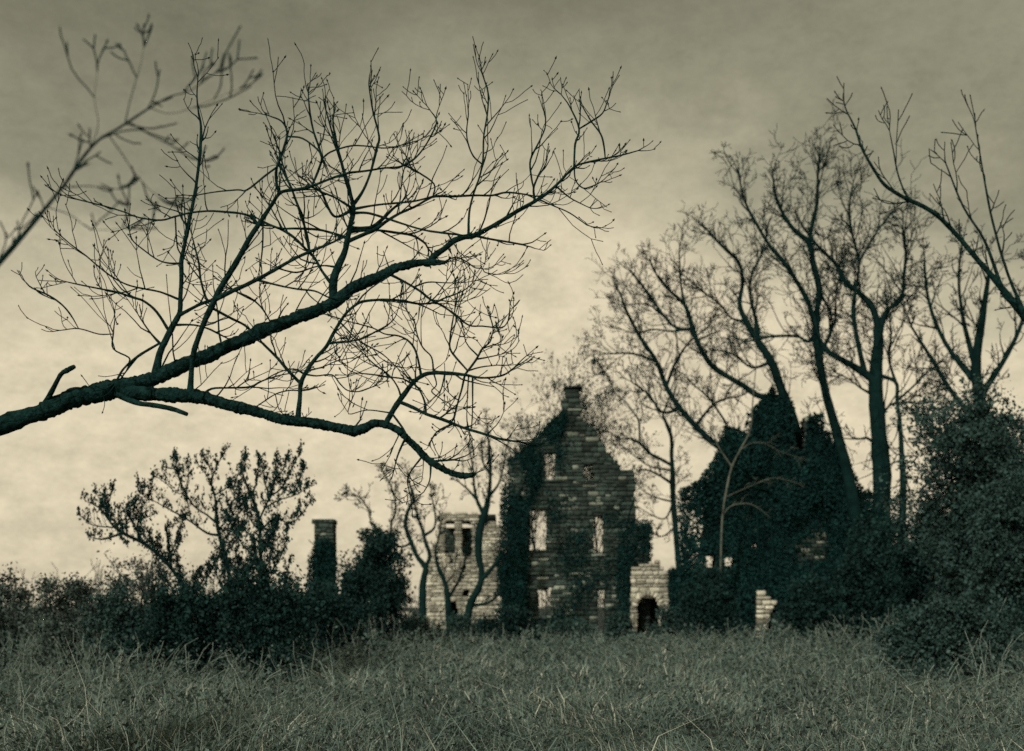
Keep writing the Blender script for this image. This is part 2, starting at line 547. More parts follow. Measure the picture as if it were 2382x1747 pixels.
def masonry(root, outline, holes, Yf, thick, course=0.24, stone='stone_dark', mortar='mortar_dark', nparts=300, lens=(0.3, 0.75), ragged=0.10, z0=-0.3, axis='x', at=0.0, back=False, proud=0.04, rough=0.02):
    """a coursed rubble wall: core of mortar with openings, faced with single stones.
    axis 'x': the wall runs along x with its face at y = Yf; axis 'y': runs along y with its face at x = at, facing sign 'back'."""
    ztop = max(q[1] for q in outline)
    z = z0
    cv, cf, off = [], [], 0
    stones = []
    while z < ztop:
        hgt = course * random.uniform(0.62, 1.32)
        zm = z + hgt / 2
        iv = spans(outline, zm)
        for hpoly in holes:
            iv = cut(iv, spans(hpoly, zm))
        for a, b in iv:
            a += random.uniform(-ragged, ragged) * 0.6
            b += random.uniform(-ragged, ragged) * 0.6
            if b - a < 0.12:
                continue
            v, f = box_arr(a + 0.03, b - 0.03, Yf, Yf + thick, z, z + hgt)
            cv.append(v)
            cf.append(f + off)
            off += 8
            for face in ((0, 1) if back else (0,)):
                x = a
                while x < b - 0.05:
                    ln = lens[0] + (lens[1] * 1.15 - lens[0]) * random.random() ** 1.7
                    if b - x - ln < lens[0] * 0.7:
                        ln = b - x
                    pr = proud + random.uniform(-rough, rough * 1.4)
                    rq = random.random()
                    yc = Yf + 0.10 - pr / 2 if face == 0 else Yf + thick - 0.10 + pr / 2
                    if rq > 0.30:
                        stones.append((x + ln / 2, yc, zm + random.uniform(-0.012, 0.012), ln - random.uniform(0.01, 0.035), 0.20 + pr, hgt - random.uniform(0.008, 0.035), face, ln * hgt))
                    elif rq > 0.03:      # two thin pinnings in place of one block
                        sp_ = hgt * random.uniform(0.35, 0.65)
                        stones.append((x + ln / 2, yc, z + sp_ / 2, ln - 0.02, 0.20 + pr, sp_ - 0.015, face, ln * sp_))
                        stones.append((x + ln / 2 + random.uniform(-.02, .02), yc + random.uniform(-.015, .015), z + (sp_ + hgt) / 2, ln - 0.03, 0.20 + pr, hgt - sp_ - 0.015, face, ln * (hgt - sp_)))
                    x += ln
        z += hgt
    v = np.concatenate(cv)
    def world(v):
        if axis == 'y':
            return np.column_stack([at + (v[:, 1] - Yf), v[:, 0], v[:, 2]])
        return v
    # 'y' walls: local x runs along world y, local depth along world x
    fcs = np.concatenate(cf)
    if axis == 'y':
        fcs = fcs[:, ::-1]
    link('wall_core', mesh_from('wall_core', world(v), [fcs], M[mortar]), root)
    order = sorted(range(len(stones)), key=lambda i: -stones[i][7])
    chosen = set([i for i in order if stones[i][6] == 0][:nparts])
    jv, jf, joff = [], [], 0
    for i, (x, y, zz, sx, sy, sz, face, _) in enumerate(stones):
        k = random.randrange(len(SV))
        if i in chosen:
            o = link('stone', stone_me(k, stone), root)
            o.location = (x, y, zz)
            o.scale = (sx, sy, sz)
        else:
            q = SV[k][0].copy()
            if face == 1:
                q[:, 1] *= -1
            q = q * (sx, sy, sz) + (x, y, zz)
            jv.append(world(q))
            ff = SV[k][1] if (face == 0) == (axis == 'x') else SV[k][1][:, ::-1]
            jf.append(ff + joff)
            joff += len(q)
    if jv:
        link('stonework', mesh_from('stonework', np.concatenate(jv), [np.concatenate(jf)], M[stone + '_j']), root, 'stuff')

def wp(win, pts, Y):
    ou, ov, s = WIN[win]
    r_ = []
    for x, y in pts:
        p = P(ou + x / s, ov + y / s, Y)
        r_.append((p.x, p.z))
    return r_

def arch_hole(win, x0, x1, top, bottom, Y, k=7, pointed=False):
    c, r_ = (x0 + x1) / 2, (x1 - x0) / 2
    pts = [(x0, bottom)]
    for i in range(k + 1):
        a = math.pi * (1 - i / k)
        pts.append((c + r_ * math.cos(a), top + r_ * (1.25 if pointed else 1.0) * (1 - math.sin(a))))
    pts.append((x1, bottom))
    return wp(win, pts, Y)

def sill(root, x0, x1, z, y, m='stone_dark', name='sill', hgt=0.14, dep=0.22):
    o = link(name, stone_me(random.randrange(len(SV)), m), root)
    o.location = ((x0 + x1) / 2, y + 0.02, z)
    o.scale = (x1 - x0, dep, hgt)
    return o

# ---- the tall gable (window H), 65 m away
YG = 65.0
gable = thing('gabled_ruin', 'tall roofless stone gable with chimney stack on its apex and paired see-through windows', 'ruin')
gout = wp('H', [(150, 1680), (152, 1180), (188, 1135), (192, 645), (270, 580), (335, 525), (395, 455), (440, 425), (470, 385), (492, 350), (486, 348), (486, 292), (510, 290), (510, 240), (592, 240), (592, 372),
                (606, 415), (660, 470), (720, 560), (790, 650), (826, 690), (890, 690), (896, 975), (976, 975), (976, 1680)], YG)
gh = [arch_hole('H', 398, 452, 582, 746, YG, pointed=True), arch_hole('H', 612, 662, 655, 762, YG, pointed=True),
      wp('H', [(318, 1132), (318, 912), (402, 905), (402, 1132)], YG), wp('H', [(664, 1156), (664, 936), (714, 930), (714, 1156)], YG),
      wp('H', [(362, 1500), (362, 1342), (430, 1338), (430, 1500)], YG), wp('H', [(686, 1590), (686, 1350), (724, 1346), (724, 1590)], YG)]
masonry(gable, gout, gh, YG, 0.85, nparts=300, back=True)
for hp in gh:
    xs = [q[0] for q in hp]
    zs = [q[1] for q in hp]
    wo = link('window_opening', None, gable)
    sill(wo, min(xs) - 0.12, max(xs) + 0.12, min(zs) - 0.05, YG)
    if hp[0][1] < 10:
        sill(wo, min(xs) - 0.16, max(xs) + 0.16, max(zs) + 0.10, YG, name='lintel', hgt=0.2)
# ledges where the floors were
for (x0, x1, vv) in ((400, 690, 752), (330, 720, 1166), (195, 890, 1262)):
    a, b = wp('H', [(x0, vv), (x1, vv)], YG)
    x = a[0]
    while x < b[0] - 0.2:
        ln = min(random.uniform(0.6, 1.0), b[0] - x)
        if random.random() > 0.15:
            sill(gable, x, x + ln - 0.02, a[1], YG, name='string_course', hgt=0.13, dep=0.26)
        x += ln
# cap slabs of the stack
a, b = wp('H', [(502, 236), (600, 236)], YG)
sill(gable, a[0], b[0], a[1], YG + 0.4, name='cap_slab', hgt=0.16, dep=1.05)
# side walls running back, broken down
xl, xr = gout[3][0] + 0.05, gout[22][0] - 0.75
for at_, tops in ((xl, (6.2, 5.4, 5.9, 4.0, 3.1, 3.4, 1.2)), (xr, (6.8, 6.0, 4.6, 5.0, 3.3, 2.4, 1.5))):
    ys = np.linspace(YG + 0.86, YG + 11, len(tops))
    ol = [(ys[0], -0.3)] + [(y_, t_) for y_, t_ in zip(ys, tops)] + [(ys[-1], -0.3)]
    masonry(gable, ol, [], 0.0, 0.7, axis='y', at=at_, nparts=0, back=True)

# ---- low wing with the arched doorway, right of the gable
YW = 64.0
wing = thing('ruined_wing', 'pale sunlit rubble wall with dark arched doorway against the foot of the tall gable', 'wall')
wout = wp('H', [(868, 1680), (868, 1208), (900, 1222), (945, 1195), (985, 1208), (1020, 1190), (1040, 1225), (1075, 1250), (1110, 1232), (1180, 1250), (1300, 1275), (1340, 1330), (1420, 1345), (1430, 1680)], YW)
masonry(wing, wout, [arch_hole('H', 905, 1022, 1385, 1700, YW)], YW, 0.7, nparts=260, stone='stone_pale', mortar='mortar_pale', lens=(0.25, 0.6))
# voussoirs of the doorway
c0 = P(1100 + 963.5 / 2.36, 800 + 1443 / 2.36, YW)
r0 = (58.5 / 2.36) / FPX * YW
dw = link('doorway', None, wing)
for i in range(11):
    a = math.pi * (i + 0.5) / 11
    o = link('voussoir', stone_me(i % len(SV), 'stone_pale'), dw)
    o.location = (c0.x + (r0 + 0.14) * math.cos(a), YW + 0.0, c0.z + (r0 + 0.14) * math.sin(a))
    o.rotation_euler = (0, -a + math.pi / 2, 0)
    o.scale = (math.pi * (r0 + 0.14) / 11 - 0.02, 0.26, 0.27)
# back wall and unseen slab added behind the doorway to keep it dark
bk = wp('H', [(880, 1680), (880, 1290), (1400, 1360), (1400, 1680)], YW + 3)
masonry(wing, bk, [], YW + 3.2, 0.5, nparts=0, stone='stone_dark', mortar='mortar_dark')
v, f = box_arr(bk[0][0], bk[-1][0], YW + 0.72, YW + 3.18, 3.05, 3.3)
link('doorway_shade_slab', mesh_from('doorway_shade_slab', v, [f], M['mortar_dark']), wing)

# ---- the ivy-clad gable (window E), 58 m
YI = 58.0
ivyr = thing('ivy_clad_ruin', 'broad ruined gable almost buried in dark ivy with broken stack at its shoulder', 'ruin')
iout = wp('E', [(230, 1540), (235, 1075), (300, 1050), (310, 640), (400, 470), (425, 345), (470, 345), (525, 400), (565, 260), (600, 190), (700, 180), (752, 240), (768, 430), (816, 440), (822, 275), (890, 275), (895, 350), (955, 380), (1010, 480), (1085, 620), (1150, 720), (1165, 1540)], YI)
ihl = [arch_hole('E', 645, 830, 1215, 1560, YI), wp('E', [(300, 1042), (302, 972), (352, 968), (352, 1042)], YI), wp('E', [(398, 1032), (398, 985), (452, 985), (452, 1030)], YI), wp('E', [(545, 942), (545, 910), (576, 910), (576, 942)], YI)]
masonry(ivyr, iout, ihl, YI, 0.8, nparts=220, stone='stone_dark', mortar='mortar_dark', lens=(0.35, 0.8))
pier = thing('stone_pier', 'pale stone pier with springing arch glowing out of the dark ivy bank', 'pier')
po = wp('E', [(572, 1450), (576, 1165), (612, 1158), (640, 1190), (684, 1206), (662, 1240), (642, 1290), (632, 1350), (636, 1450)], YI - 2.0)
masonry(pier, po, [], YI - 2.0, 0.5, nparts=60, stone='stone_pale', mortar='mortar_pale', lens=(0.25, 0.5), course=0.22, ragged=0.02)
bk = wp('E', [(600, 1540), (600, 1180), (860, 1180), (860, 1540)], YI + 3)
masonry(ivyr, bk, [], YI + 3.0, 0.5, nparts=0)
v, f = box_arr(bk[0][0], bk[-1][0], YI + 0.82, YI + 2.98, 4.6, 4.9)
link('shade_slab', mesh_from('shade_slab', v, [f], M['mortar_dark']), ivyr)  # unseen slab added over the arch interior to hold it dark

# ---- tower wall with tall slots (window F), 74 m
YT = 74.0
tower = thing('ruined_tower', 'pale stone tower with tall dark window slots behind slender bare trees', 'tower')
tout = wp('F', [(1030, 1500), (1028, 1060), (1040, 830), (1098, 790), (1112, 600), (1160, 572), (1215, 590), (1250, 560), (1330, 590), (1370, 575), (1440, 650), (1500, 640), (1560, 690), (1600, 700), (1600, 1500)], YT)
th = [wp('F', [(1160, 862), (1160, 632), (1222, 630), (1222, 862)], YT), wp('F', [(1280, 892), (1280, 630), (1342, 628), (1342, 892)], YT),
      wp('F', [(1180, 1460), (1180, 1190), (1240, 1190), (1240, 1460)], YT), wp('F', [(1286, 1165), (1286, 1105), (1325, 1105), (1325, 1165)], YT)]
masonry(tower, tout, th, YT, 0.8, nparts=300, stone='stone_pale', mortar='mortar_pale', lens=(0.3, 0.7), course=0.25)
tx0, tx1 = tout[1][0], tout[-1][0]
zt = max(q[1] for q in tout)
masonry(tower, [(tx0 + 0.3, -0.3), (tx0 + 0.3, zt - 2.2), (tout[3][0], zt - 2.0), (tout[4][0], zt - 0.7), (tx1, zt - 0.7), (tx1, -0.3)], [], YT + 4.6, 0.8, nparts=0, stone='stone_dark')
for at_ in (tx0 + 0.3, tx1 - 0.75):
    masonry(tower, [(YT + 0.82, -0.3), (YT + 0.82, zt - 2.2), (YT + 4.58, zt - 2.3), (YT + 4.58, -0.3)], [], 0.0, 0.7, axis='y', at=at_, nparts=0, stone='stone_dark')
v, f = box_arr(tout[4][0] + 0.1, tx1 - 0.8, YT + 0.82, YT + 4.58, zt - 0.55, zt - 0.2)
link('shade_slab', mesh_from('shade_slab', v, [f], M['mortar_dark']), tower)  # unseen lid added to block skylight so the slots stay dark

# ---- square chimney stub
YC = 61.0
chim = thing('ruined_chimney', 'square dark chimney stub standing alone above the scrub', 'chimney')
co = wp('F', [(238, 1500), (240, 662), (224, 660), (224, 634), (384, 630), (386, 660), (378, 664), (380, 1500)], YC)
masonry(chim, co, [], YC, 1.1, nparts=140, lens=(0.22, 0.5), course=0.2, ragged=0.03, back=True)

# ---- low boundary wall
YB = 60.0
bwall = thing('boundary_wall', 'low broken pale rubble wall glimpsed between the dark bushes', 'wall')
bo = wp('F', [(120, 1500), (130, 1330), (230, 1290), (330, 1260), (520, 1235), (640, 1270), (800, 1250), (1010, 1300), (1080, 1330), (1085, 1500)], YB)
masonry(bwall, bo, [], YB, 0.6, nparts=200, stone='stone_pale', mortar='mortar_pale', lens=(0.25, 0.6), course=0.22)

# ------------------------------------------------------------------ the overhanging tree on the left (windows A, B, C, I), about 9 m
T = Tree('overhanging_tree', 'big bare tree with heavy forked boughs reaching in from the left', 'tree', 9.0, M['bark'], drift=0.35, ysafe=(6.0, 13.5))
tw = dict(trop=0.16, wig=0.30, kids=(1, 3), ang=(25, 60), rmin=0.0028)
# the trunk stands outside the frame and carries both boughs
tb = P(-620, 1412, 9.0)
tr = [Vector((tb.x - 0.25, 9.1, -0.2)), Vector((tb.x - 0.2, 9.1, 0.5)), Vector((tb.x - 0.1, 9.05, 1.4)), Vector((tb.x + 0.02, 9.0, 2.2)), Vector((tb.x - 0.05, 9.0, 3.2)), Vector((tb.x - 0.3, 9.0, 4.6)), Vector((tb.x - 0.3, 8.9, 6.2)), Vector((tb.x - 0.6, 9.0, 8.5))]
trp = catmull(np.array([tuple(q) for q in tr]), 4)
trr = np.interp(np.linspace(0, 1, len(trp)), [0, 0.08, 0.3, 0.6, 1], [0.62, 0.45, 0.38, 0.30, 0.06])
link('trunk', tube_mesh('trunk', [(trp, trr)], 18, M['bark'], 0.06), T.root)
big = dict(sides=16, rough=0.12, k=9)
b1 = T.line('A', [(-1560, 1560, 190), (-900, 1520, 150), (-300, 1430, 115), (35, 1335, 100), (150, 1290, 100), (250, 1245, 108), (400, 1212, 108), (500, 1188, 104), (600, 1160, 86), (700, 1135, 80), (800, 1092, 78), (900, 1045, 76), (1000, 1010, 74), (1100, 960, 70), (1200, 920, 76), (1300, 870, 72), (1400, 835, 68), (1500, 795, 67), (1600, 760, 66), (1700, 712, 64), (1790, 640, 63), (1880, 600, 58), (1950, 572, 55), (2020, 530, 52), (2080, 515, 46), (2150, 500, 40), (2230, 496, 34), (2300, 497, 22)], 'bough', dslope=0.05, cap=True, **big)
b2 = T.line('A', [(480, 1195, 80), (620, 1215, 72), (720, 1220, 74), (830, 1225, 78), (920, 1230, 78), (1000, 1245, 68), (1100, 1275, 62), (1200, 1300, 62), (1300, 1325, 60), (1380, 1350, 58), (1450, 1365, 62), (1550, 1375, 58), (1652, 1393, 54), (1750, 1412, 52), (1800, 1422, 58), (1850, 1410, 50), (1920, 1380, 44), (1990, 1392, 42), (2060, 1430, 42), (2105, 1478, 40), (2160, 1530, 40), (2210, 1582, 38), (2280, 1625, 36), (2360, 1660, 34), (2430, 1668, 32), (2470, 1655, 18)], 'bough', dslope=-0.1, cap=True, **big)
def tl(win, pts, sp=0.115, L=0.43, lvl=1, r=0.0065, t0=0.2, sides=7, nosprout=False, **kw):
    a = T.line(win, pts, sides=sides, **kw)
    if not nosprout:
        T.sprout(a[0], a[1], sp, L, r, lvl, t0, up=0.22, **tw)
    return a
T.line('A', [(470, 1232, 34), (600, 1265, 30), (700, 1280, 28), (800, 1300, 28), (886, 1330, 24)], 'stub', sides=10, dslope=-0.3, cap=True, rough=0.08)
T.line('A', [(60, 1290, 30), (140, 1210, 26), (190, 1115, 24), (225, 1090, 28), (266, 1068, 24)], 'stub', sides=10, dslope=-0.4, cap=True, rough=0.08)
for q in [
    ('B', [(650, 1335, 34), (665, 1270, 28), (710, 1195, 27), (760, 1125, 25), (800, 1075, 23), (850, 1040, 21), (900, 1030, 20), (980, 1032, 19), (1060, 1040, 15), (1140, 1055, 12), (1220, 1050, 11), (1270, 1035, 10), (1312, 1004, 8)]),
    ('B', [(1060, 1025, 14), (1120, 960, 12), (1150, 905, 10), (1190, 870, 8), (1205, 810, 6)]), ('B', [(1120, 965, 9), (1175, 950, 8), (1245, 935, 5)]),
    ('B', [(1075, 1020, 9), (1140, 1000, 8), (1225, 990, 6)]), ('B', [(1150, 908, 8), (1220, 882, 6), (1240, 872, 5)]), ('B', [(1128, 945, 8), (1085, 900, 7), (1065, 870, 6)]),
    ('B', [(1060, 1015, 13), (1010, 945, 11), (985, 905, 10), (985, 850, 9), (995, 780, 8), (1010, 700, 7)]),
    ('B', [(1065, 1040, 13), (1045, 1110, 11), (1025, 1180, 10), (1005, 1265, 8)]), ('B', [(1075, 1050, 8), (1075, 1120, 7), (1070, 1250, 5)]), ('B', [(1105, 1050, 8), (1100, 1200, 7), (1095, 1310, 6)]),
    ('B', [(955, 1040, 8), (940, 1110, 7), (920, 1140, 6)]), ('B', [(905, 1040, 8), (915, 1090, 7), (890, 1125, 7), (940, 1165, 5)]),
    ('B', [(735, 1175, 21), (800, 1210, 19), (860, 1240, 18), (950, 1270, 17), (1050, 1310, 15), (1150, 1340, 14), (1250, 1370, 12), (1390, 1390, 8)]),
    ('B', [(862, 1240, 13), (855, 1180, 12), (830, 1120, 10), (800, 1085, 10)]),
    ('B', [(725, 1430, 14), (738, 1400, 14), (757, 1355, 14), (740, 1310, 12), (705, 1255, 9)]), ('B', [(757, 1355, 14), (800, 1385, 16), (840, 1440, 16), (862, 1480, 16), (930, 1480, 14), (1005, 1475, 10)]),
    ('B', [(985, 1290, 10), (920, 1330, 9), (885, 1380, 8)]), ('B', [(780, 1505, 10), (770, 1560, 8), (775, 1640, 6)]), ('B', [(862, 1530, 10), (880, 1580, 8), (850, 1640, 6)]),
    ('B', [(830, 1043, 14), (825, 980, 12), (805, 910, 11), (770, 865, 10), (720, 840, 9), (650, 830, 8), (590, 800, 7), (500, 775, 6), (440, 760, 5)]),
    ('B', [(790, 1080, 11), (740, 1060, 9), (660, 1050, 9), (600, 1040, 8), (500, 1030, 6)]), ('B', [(725, 1150, 10), (715, 1100, 8), (670, 1040, 8), (590, 980, 7), (540, 930, 6), (480, 880, 5)]),
    ('B', [(905, 1025, 9), (890, 950, 8), (845, 900, 8), (815, 830, 7), (800, 760, 6), (755, 700, 4)]),
    ('B', [(660, 1225, 7), (560, 1220, 6), (465, 1240, 6), (480, 1170, 5)]),
    ('B', [(210, 1250, 26), (215, 1160, 23), (220, 1085, 23), (250, 1020, 22), (300, 950, 21), (350, 895, 20), (385, 830, 18), (420, 770, 17), (460, 715, 16), (520, 670, 15), (580, 658, 14), (660, 655, 13), (740, 660, 12), (820, 675, 11), (900, 670, 10), (960, 645, 9), (1050, 610, 7), (1110, 560, 5)]),
    ('A', [(1505, 1160, 18), (1440, 1090, 18), (1380, 1020, 16), (1300, 940, 14)]),
    ('A', [(1500, 1200, 9), (1440, 1200, 8), (1370, 1220, 8), (1300, 1265, 7), (1240, 1292, 6)]), ('A', [(1370, 1220, 7), (1385, 1290, 6), (1402, 1320, 5)]),
    ('B', [(365, 882, 13), (430, 870, 10), (520, 860, 9), (600, 820, 8), (670, 780, 7), (705, 740, 5), (725, 680, 4)]),
    ('B', [(240, 1045, 10), (300, 1045, 8), (380, 1040, 8), (420, 1085, 8), (460, 1120, 7), (520, 1125, 6), (580, 1105, 5)]), ('B', [(240, 1040, 9), (180, 1010, 8), (100, 1030, 7), (0, 1085, 5)]),
    ('B', [(720, 1010, 5), (640, 935, 7), (560, 890, 7), (500, 850, 7), (425, 770, 8)]), ('B', [(250, 1015, 8), (330, 1000, 7), (400, 970, 6), (470, 955, 5)]),
    ('B', [(850, 510, 30), (870, 470, 33), (910, 425, 33), (960, 390, 31), (1000, 355, 29), (1050, 335, 27), (1110, 325, 27), (1180, 290, 25), (1250, 250, 22), (1330, 200, 20), (1420, 150, 19), (1480, 110, 17), (1542, 55, 15), (1620, -25, 13), (1690, -50, 11), (1780, -70, 9), (1860, -85, 8), (1950, -110, 6)]),
    ('I', [(1490, 1010, 15), (1480, 950, 13), (1500, 890, 11), (1525, 850, 9)]), ('I', [(1480, 950, 12), (1465, 870, 12), (1462, 780, 11), (1510, 680, 10), (1545, 600, 9), (1550, 540, 8)]), ('I', [(1720, 815, 13), (1722, 690, 13), (1745, 600, 12), (1690, 470, 9), (1640, 400, 6)]),
    ('I', [(1745, 600, 12), (1810, 560, 11), (1880, 510, 9), (1910, 440, 7)]), ('I', [(1885, 765, 11), (1888, 690, 11), (1870, 630, 10), (1825, 570, 8)]), ('I', [(1715, 830, 9), (1725, 900, 8), (1770, 945, 8), (1830, 930, 7), (1870, 910, 6)]), ('I', [(1620, 935, 9), (1690, 1000, 8), (1785, 1050, 6)]), ('I', [(1510, 1025, 9), (1600, 1050, 8), (1690, 1090, 8), (1790, 1160, 7)]),
    ('I', [(1090, 1200, 13), (1105, 1090, 13), (1130, 980, 12), (1165, 880, 12), (1185, 780, 11), (1190, 640, 10), (1210, 520, 10), (1215, 390, 9), (1180, 280, 6)]), ('I', [(1180, 800, 10), (1130, 760, 9), (1100, 690, 9), (1090, 620, 8), (1100, 520, 7)]),
    ('B', [(1115, 338, 13), (1180, 342, 12), (1260, 355, 11), (1355, 372, 11)]), ('B', [(862, 490, 9), (930, 470, 8), (1010, 437, 8), (1070, 460, 7), (1110, 490, 6), (1150, 495, 6), (1165, 515, 5), (1230, 525, 4), (1270, 520, 3)]),
    ('B', [(375, 655, 58), (388, 560, 46), (410, 490, 40), (445, 410, 35), (460, 340, 31), (475, 270, 28), (490, 190, 25), (472, 110, 19), (450, 40, 17), (425, -60, 15), (400, -150, 12), (385, -250, 9)]),
    ('B', [(465, 350, 24), (530, 325, 21), (600, 295, 20), (640, 265, 18), (720, 215, 15), (800, 180, 13), (870, 140, 12), (910, 125, 12), (1000, 125, 11), (1110, 120, 11), (1200, 120, 11), (1270, 105, 10), (1350, 112, 9), (1420, 125, 8)]),
    ('B', [(480, 295, 22), (540, 290, 22), (590, 280, 21), (640, 240, 18), (690, 190, 14), (740, 150, 10)]), ('B', [(480, 310, 14), (600, 298, 14), (700, 310, 13), (790, 325, 12), (850, 360, 11), (872, 392, 9)]),
    ('B', [(490, 205, 15), (560, 210, 13), (650, 235, 12), (740, 265, 11), (840, 295, 11), (930, 310, 11), (1030, 322, 11)]), ('B', [(492, 185, 14), (600, 170, 12), (700, 160, 11), (800, 150, 10), (900, 125, 10)]),
    ('B', [(445, 330, 14), (370, 310, 12), (300, 295, 12), (200, 290, 11), (130, 290, 10), (60, 275, 9)]), ('B', [(390, 575, 16), (330, 510, 15), (290, 440, 14), (240, 390, 14), (190, 340, 14), (130, 300, 13), (60, 270, 12), (15, 250, 12)]),
    ('B', [(410, 485, 10), (340, 480, 8), (280, 490, 9), (200, 515, 10), (120, 500, 6)]), ('B', [(265, 420, 14), (245, 320, 13), (230, 230, 12), (200, 160, 12), (170, 80, 11), (130, 0, 10), (100, -80, 7)]),
    ('A', [(700, 1115, 42), (735, 1000, 36), (770, 920, 35), (810, 840, 34), (845, 770, 29), (850, 680, 27), (855, 580, 27), (855, 480, 25), (870, 410, 22), (890, 300, 21), (910, 210, 20), (930, 110, 19), (945, 0, 18), (958, -120, 18), (962, -250, 14), (948, -330, 11), (940, -420, 9), (945, -520, 6)]),
    ('A', [(905, 1215, 36), (910, 1090, 30), (920, 1000, 30), (950, 900, 29), (990, 800, 30), (1030, 720, 32), (1060, 650, 32), (1110, 570, 30), (1170, 470, 29), (1230, 360, 27), (1290, 270, 25), (1350, 180, 22), (1390, 120, 20), (1430, 103, 18), (1500, 95, 17), (1570, 78, 15), (1652, 45, 14), (1760, 8, 13), (1860, -5, 12), (1970, -22, 11), (2060, -30, 11), (2130, -70, 10), (2180, -125, 9), (2225, -200, 9), (2255, -280, 8), (2215, -345, 6)]),
    ('A', [(845, 790, 22), (900, 755, 19), (960, 725, 18), (1015, 705, 18)]), ('A', [(1040, 712, 28), (1120, 660, 25), (1200, 625, 23), (1290, 580, 22), (1380, 530, 20), (1450, 490, 18), (1530, 450, 16), (1640, 405, 13), (1700, 380, 11)]),
    ('A', [(735, 960, 16), (690, 890, 11), (640, 820, 9), (615, 780, 6)]), ('A', [(742, 940, 15), (650, 990, 14), (580, 1040, 13), (530, 1090, 12), (500, 1145, 12)]),
    ('A', [(570, 1045, 9), (565, 1018, 9), (480, 970, 9), (480, 890, 8), (490, 800, 6)]), ('A', [(480, 890, 8), (400, 890, 7), (290, 860, 7), (190, 870, 5)]), ('A', [(290, 862, 8), (250, 790, 9), (200, 730, 10), (130, 680, 10), (40, 640, 9)]),
    ('A', [(790, 870, 15), (720, 770, 15), (650, 710, 14), (590, 690, 13), (500, 660, 11), (400, 640, 10), (300, 620, 8), (210, 600, 6)]), ('A', [(848, 700, 13), (740, 660, 12), (640, 640, 11), (560, 620, 10), (480, 580, 10), (400, 520, 9), (330, 460, 8), (250, 400, 7), (180, 340, 6)]),
    ('A', [(855, 510, 11), (780, 500, 9), (720, 480, 8), (650, 430, 8), (590, 380, 7), (570, 330, 5)]), ('A', [(1275, 290, 17), (1240, 250, 15), (1190, 230, 14), (1100, 220, 13), (1000, 215, 12), (900, 225, 12), (820, 245, 11), (740, 265, 10), (620, 250, 9), (540, 220, 8), (440, 190, 8), (280, 150, 7)]),
    ('A', [(1010, 720, 16), (985, 680, 14), (960, 590, 12), (950, 500, 11), (930, 420, 10), (910, 340, 6)]), ('A', [(820, 250, 9), (830, 400, 9), (850, 450, 9)]), ('A', [(1030, 750, 15), (1120, 800, 14), (1200, 840, 13), (1250, 890, 12)]),
    ('A', [(820, 840, 13), (920, 840, 11), (1000, 860, 10), (1060, 890, 9), (1110, 915, 8)]), ('A', [(1150, 655, 9), (1230, 690, 9), (1290, 740, 9), (1330, 800, 8), (1352, 845, 7)]), ('A', [(1300, 280, 10), (1300, 400, 9), (1290, 500, 8)]),
    ('A', [(960, 1215, 13), (1020, 1190, 12), (1120, 1185, 11), (1230, 1180, 11), (1290, 1150, 9), (1380, 1120, 8), (1480, 1100, 6)]),
    ('B', [(700, 570, 13), (760, 568, 13), (830, 610, 13), (880, 650, 12), (950, 690, 11), (1010, 730, 10), (1080, 785, 9), (1150, 790, 8), (1250, 797, 7), (1285, 760, 6)]), ('B', [(800, 580, 8), (870, 565, 7), (960, 568, 6), (1040, 568, 5)]), ('B', [(862, 668, 8), (910, 640, 7), (960, 570, 6), (995, 515, 4)]),
    ('B', [(0, 545, 11), (100, 580, 10), (200, 600, 10), (290, 610, 9), (355, 640, 8)]),
    ('C', [(1322, 880, 14), (1310, 770, 13), (1350, 650, 14), (1370, 560, 12), (1340, 500, 9), (1270, 470, 6)]), ('C', [(1370, 570, 10), (1450, 590, 10), (1530, 650, 10), (1550, 690, 10)]), ('C', [(1500, 845, 15), (1540, 740, 14), (1550, 680, 12), (1510, 560, 11), (1490, 460, 11), (1480, 350, 6)]),
    ('C', [(1400, 865, 12), (1370, 800, 11), (1345, 720, 9)]), ('C', [(1318, 745, 11), (1250, 790, 10), (1160, 860, 9), (1110, 860, 8), (1000, 870, 7), (910, 885, 6)]), ('C', [(1550, 695, 11), (1600, 660, 10), (1700, 630, 9), (1780, 630, 8), (1900, 640, 7), (2060, 600, 5)]),
    ('C', [(1722, 945, 15), (1690, 820, 14), (1640, 680, 13), (1600, 540, 10), (1570, 430, 6)]), ('C', [(1730, 940, 15), (1770, 860, 14), (1810, 760, 13), (1840, 640, 14), (1852, 580, 12), (1820, 450, 10), (1800, 330, 6)]), ('C', [(1995, 735, 10), (2060, 770, 9), (2140, 830, 9), (2140, 900, 8)]),
    ('C', [(1395, 870, 12), (1440, 990, 12), (1470, 1080, 11), (1485, 1150, 10)]), ('C', [(1545, 870, 11), (1620, 900, 11), (1720, 950, 12)]), ('C', [(1550, 870, 13), (1600, 980, 14), (1640, 1000, 14), (1720, 955, 13)]),
]:
    tl(q[0], q[1])
# further shoots along the boughs
T.sprout(b1[0][70:], b1[1][70:], 0.16, 0.55, 0.008, 1, 0.05, up=0.5, **tw)
T.sprout(b2[0][10:], b2[1][10:], 0.30, 0.35, 0.006, 1, 0.05, up=0.1, **tw)
T.finish(M['twig'], bud_size=0.021, sides=4, bud_keep=0.85)

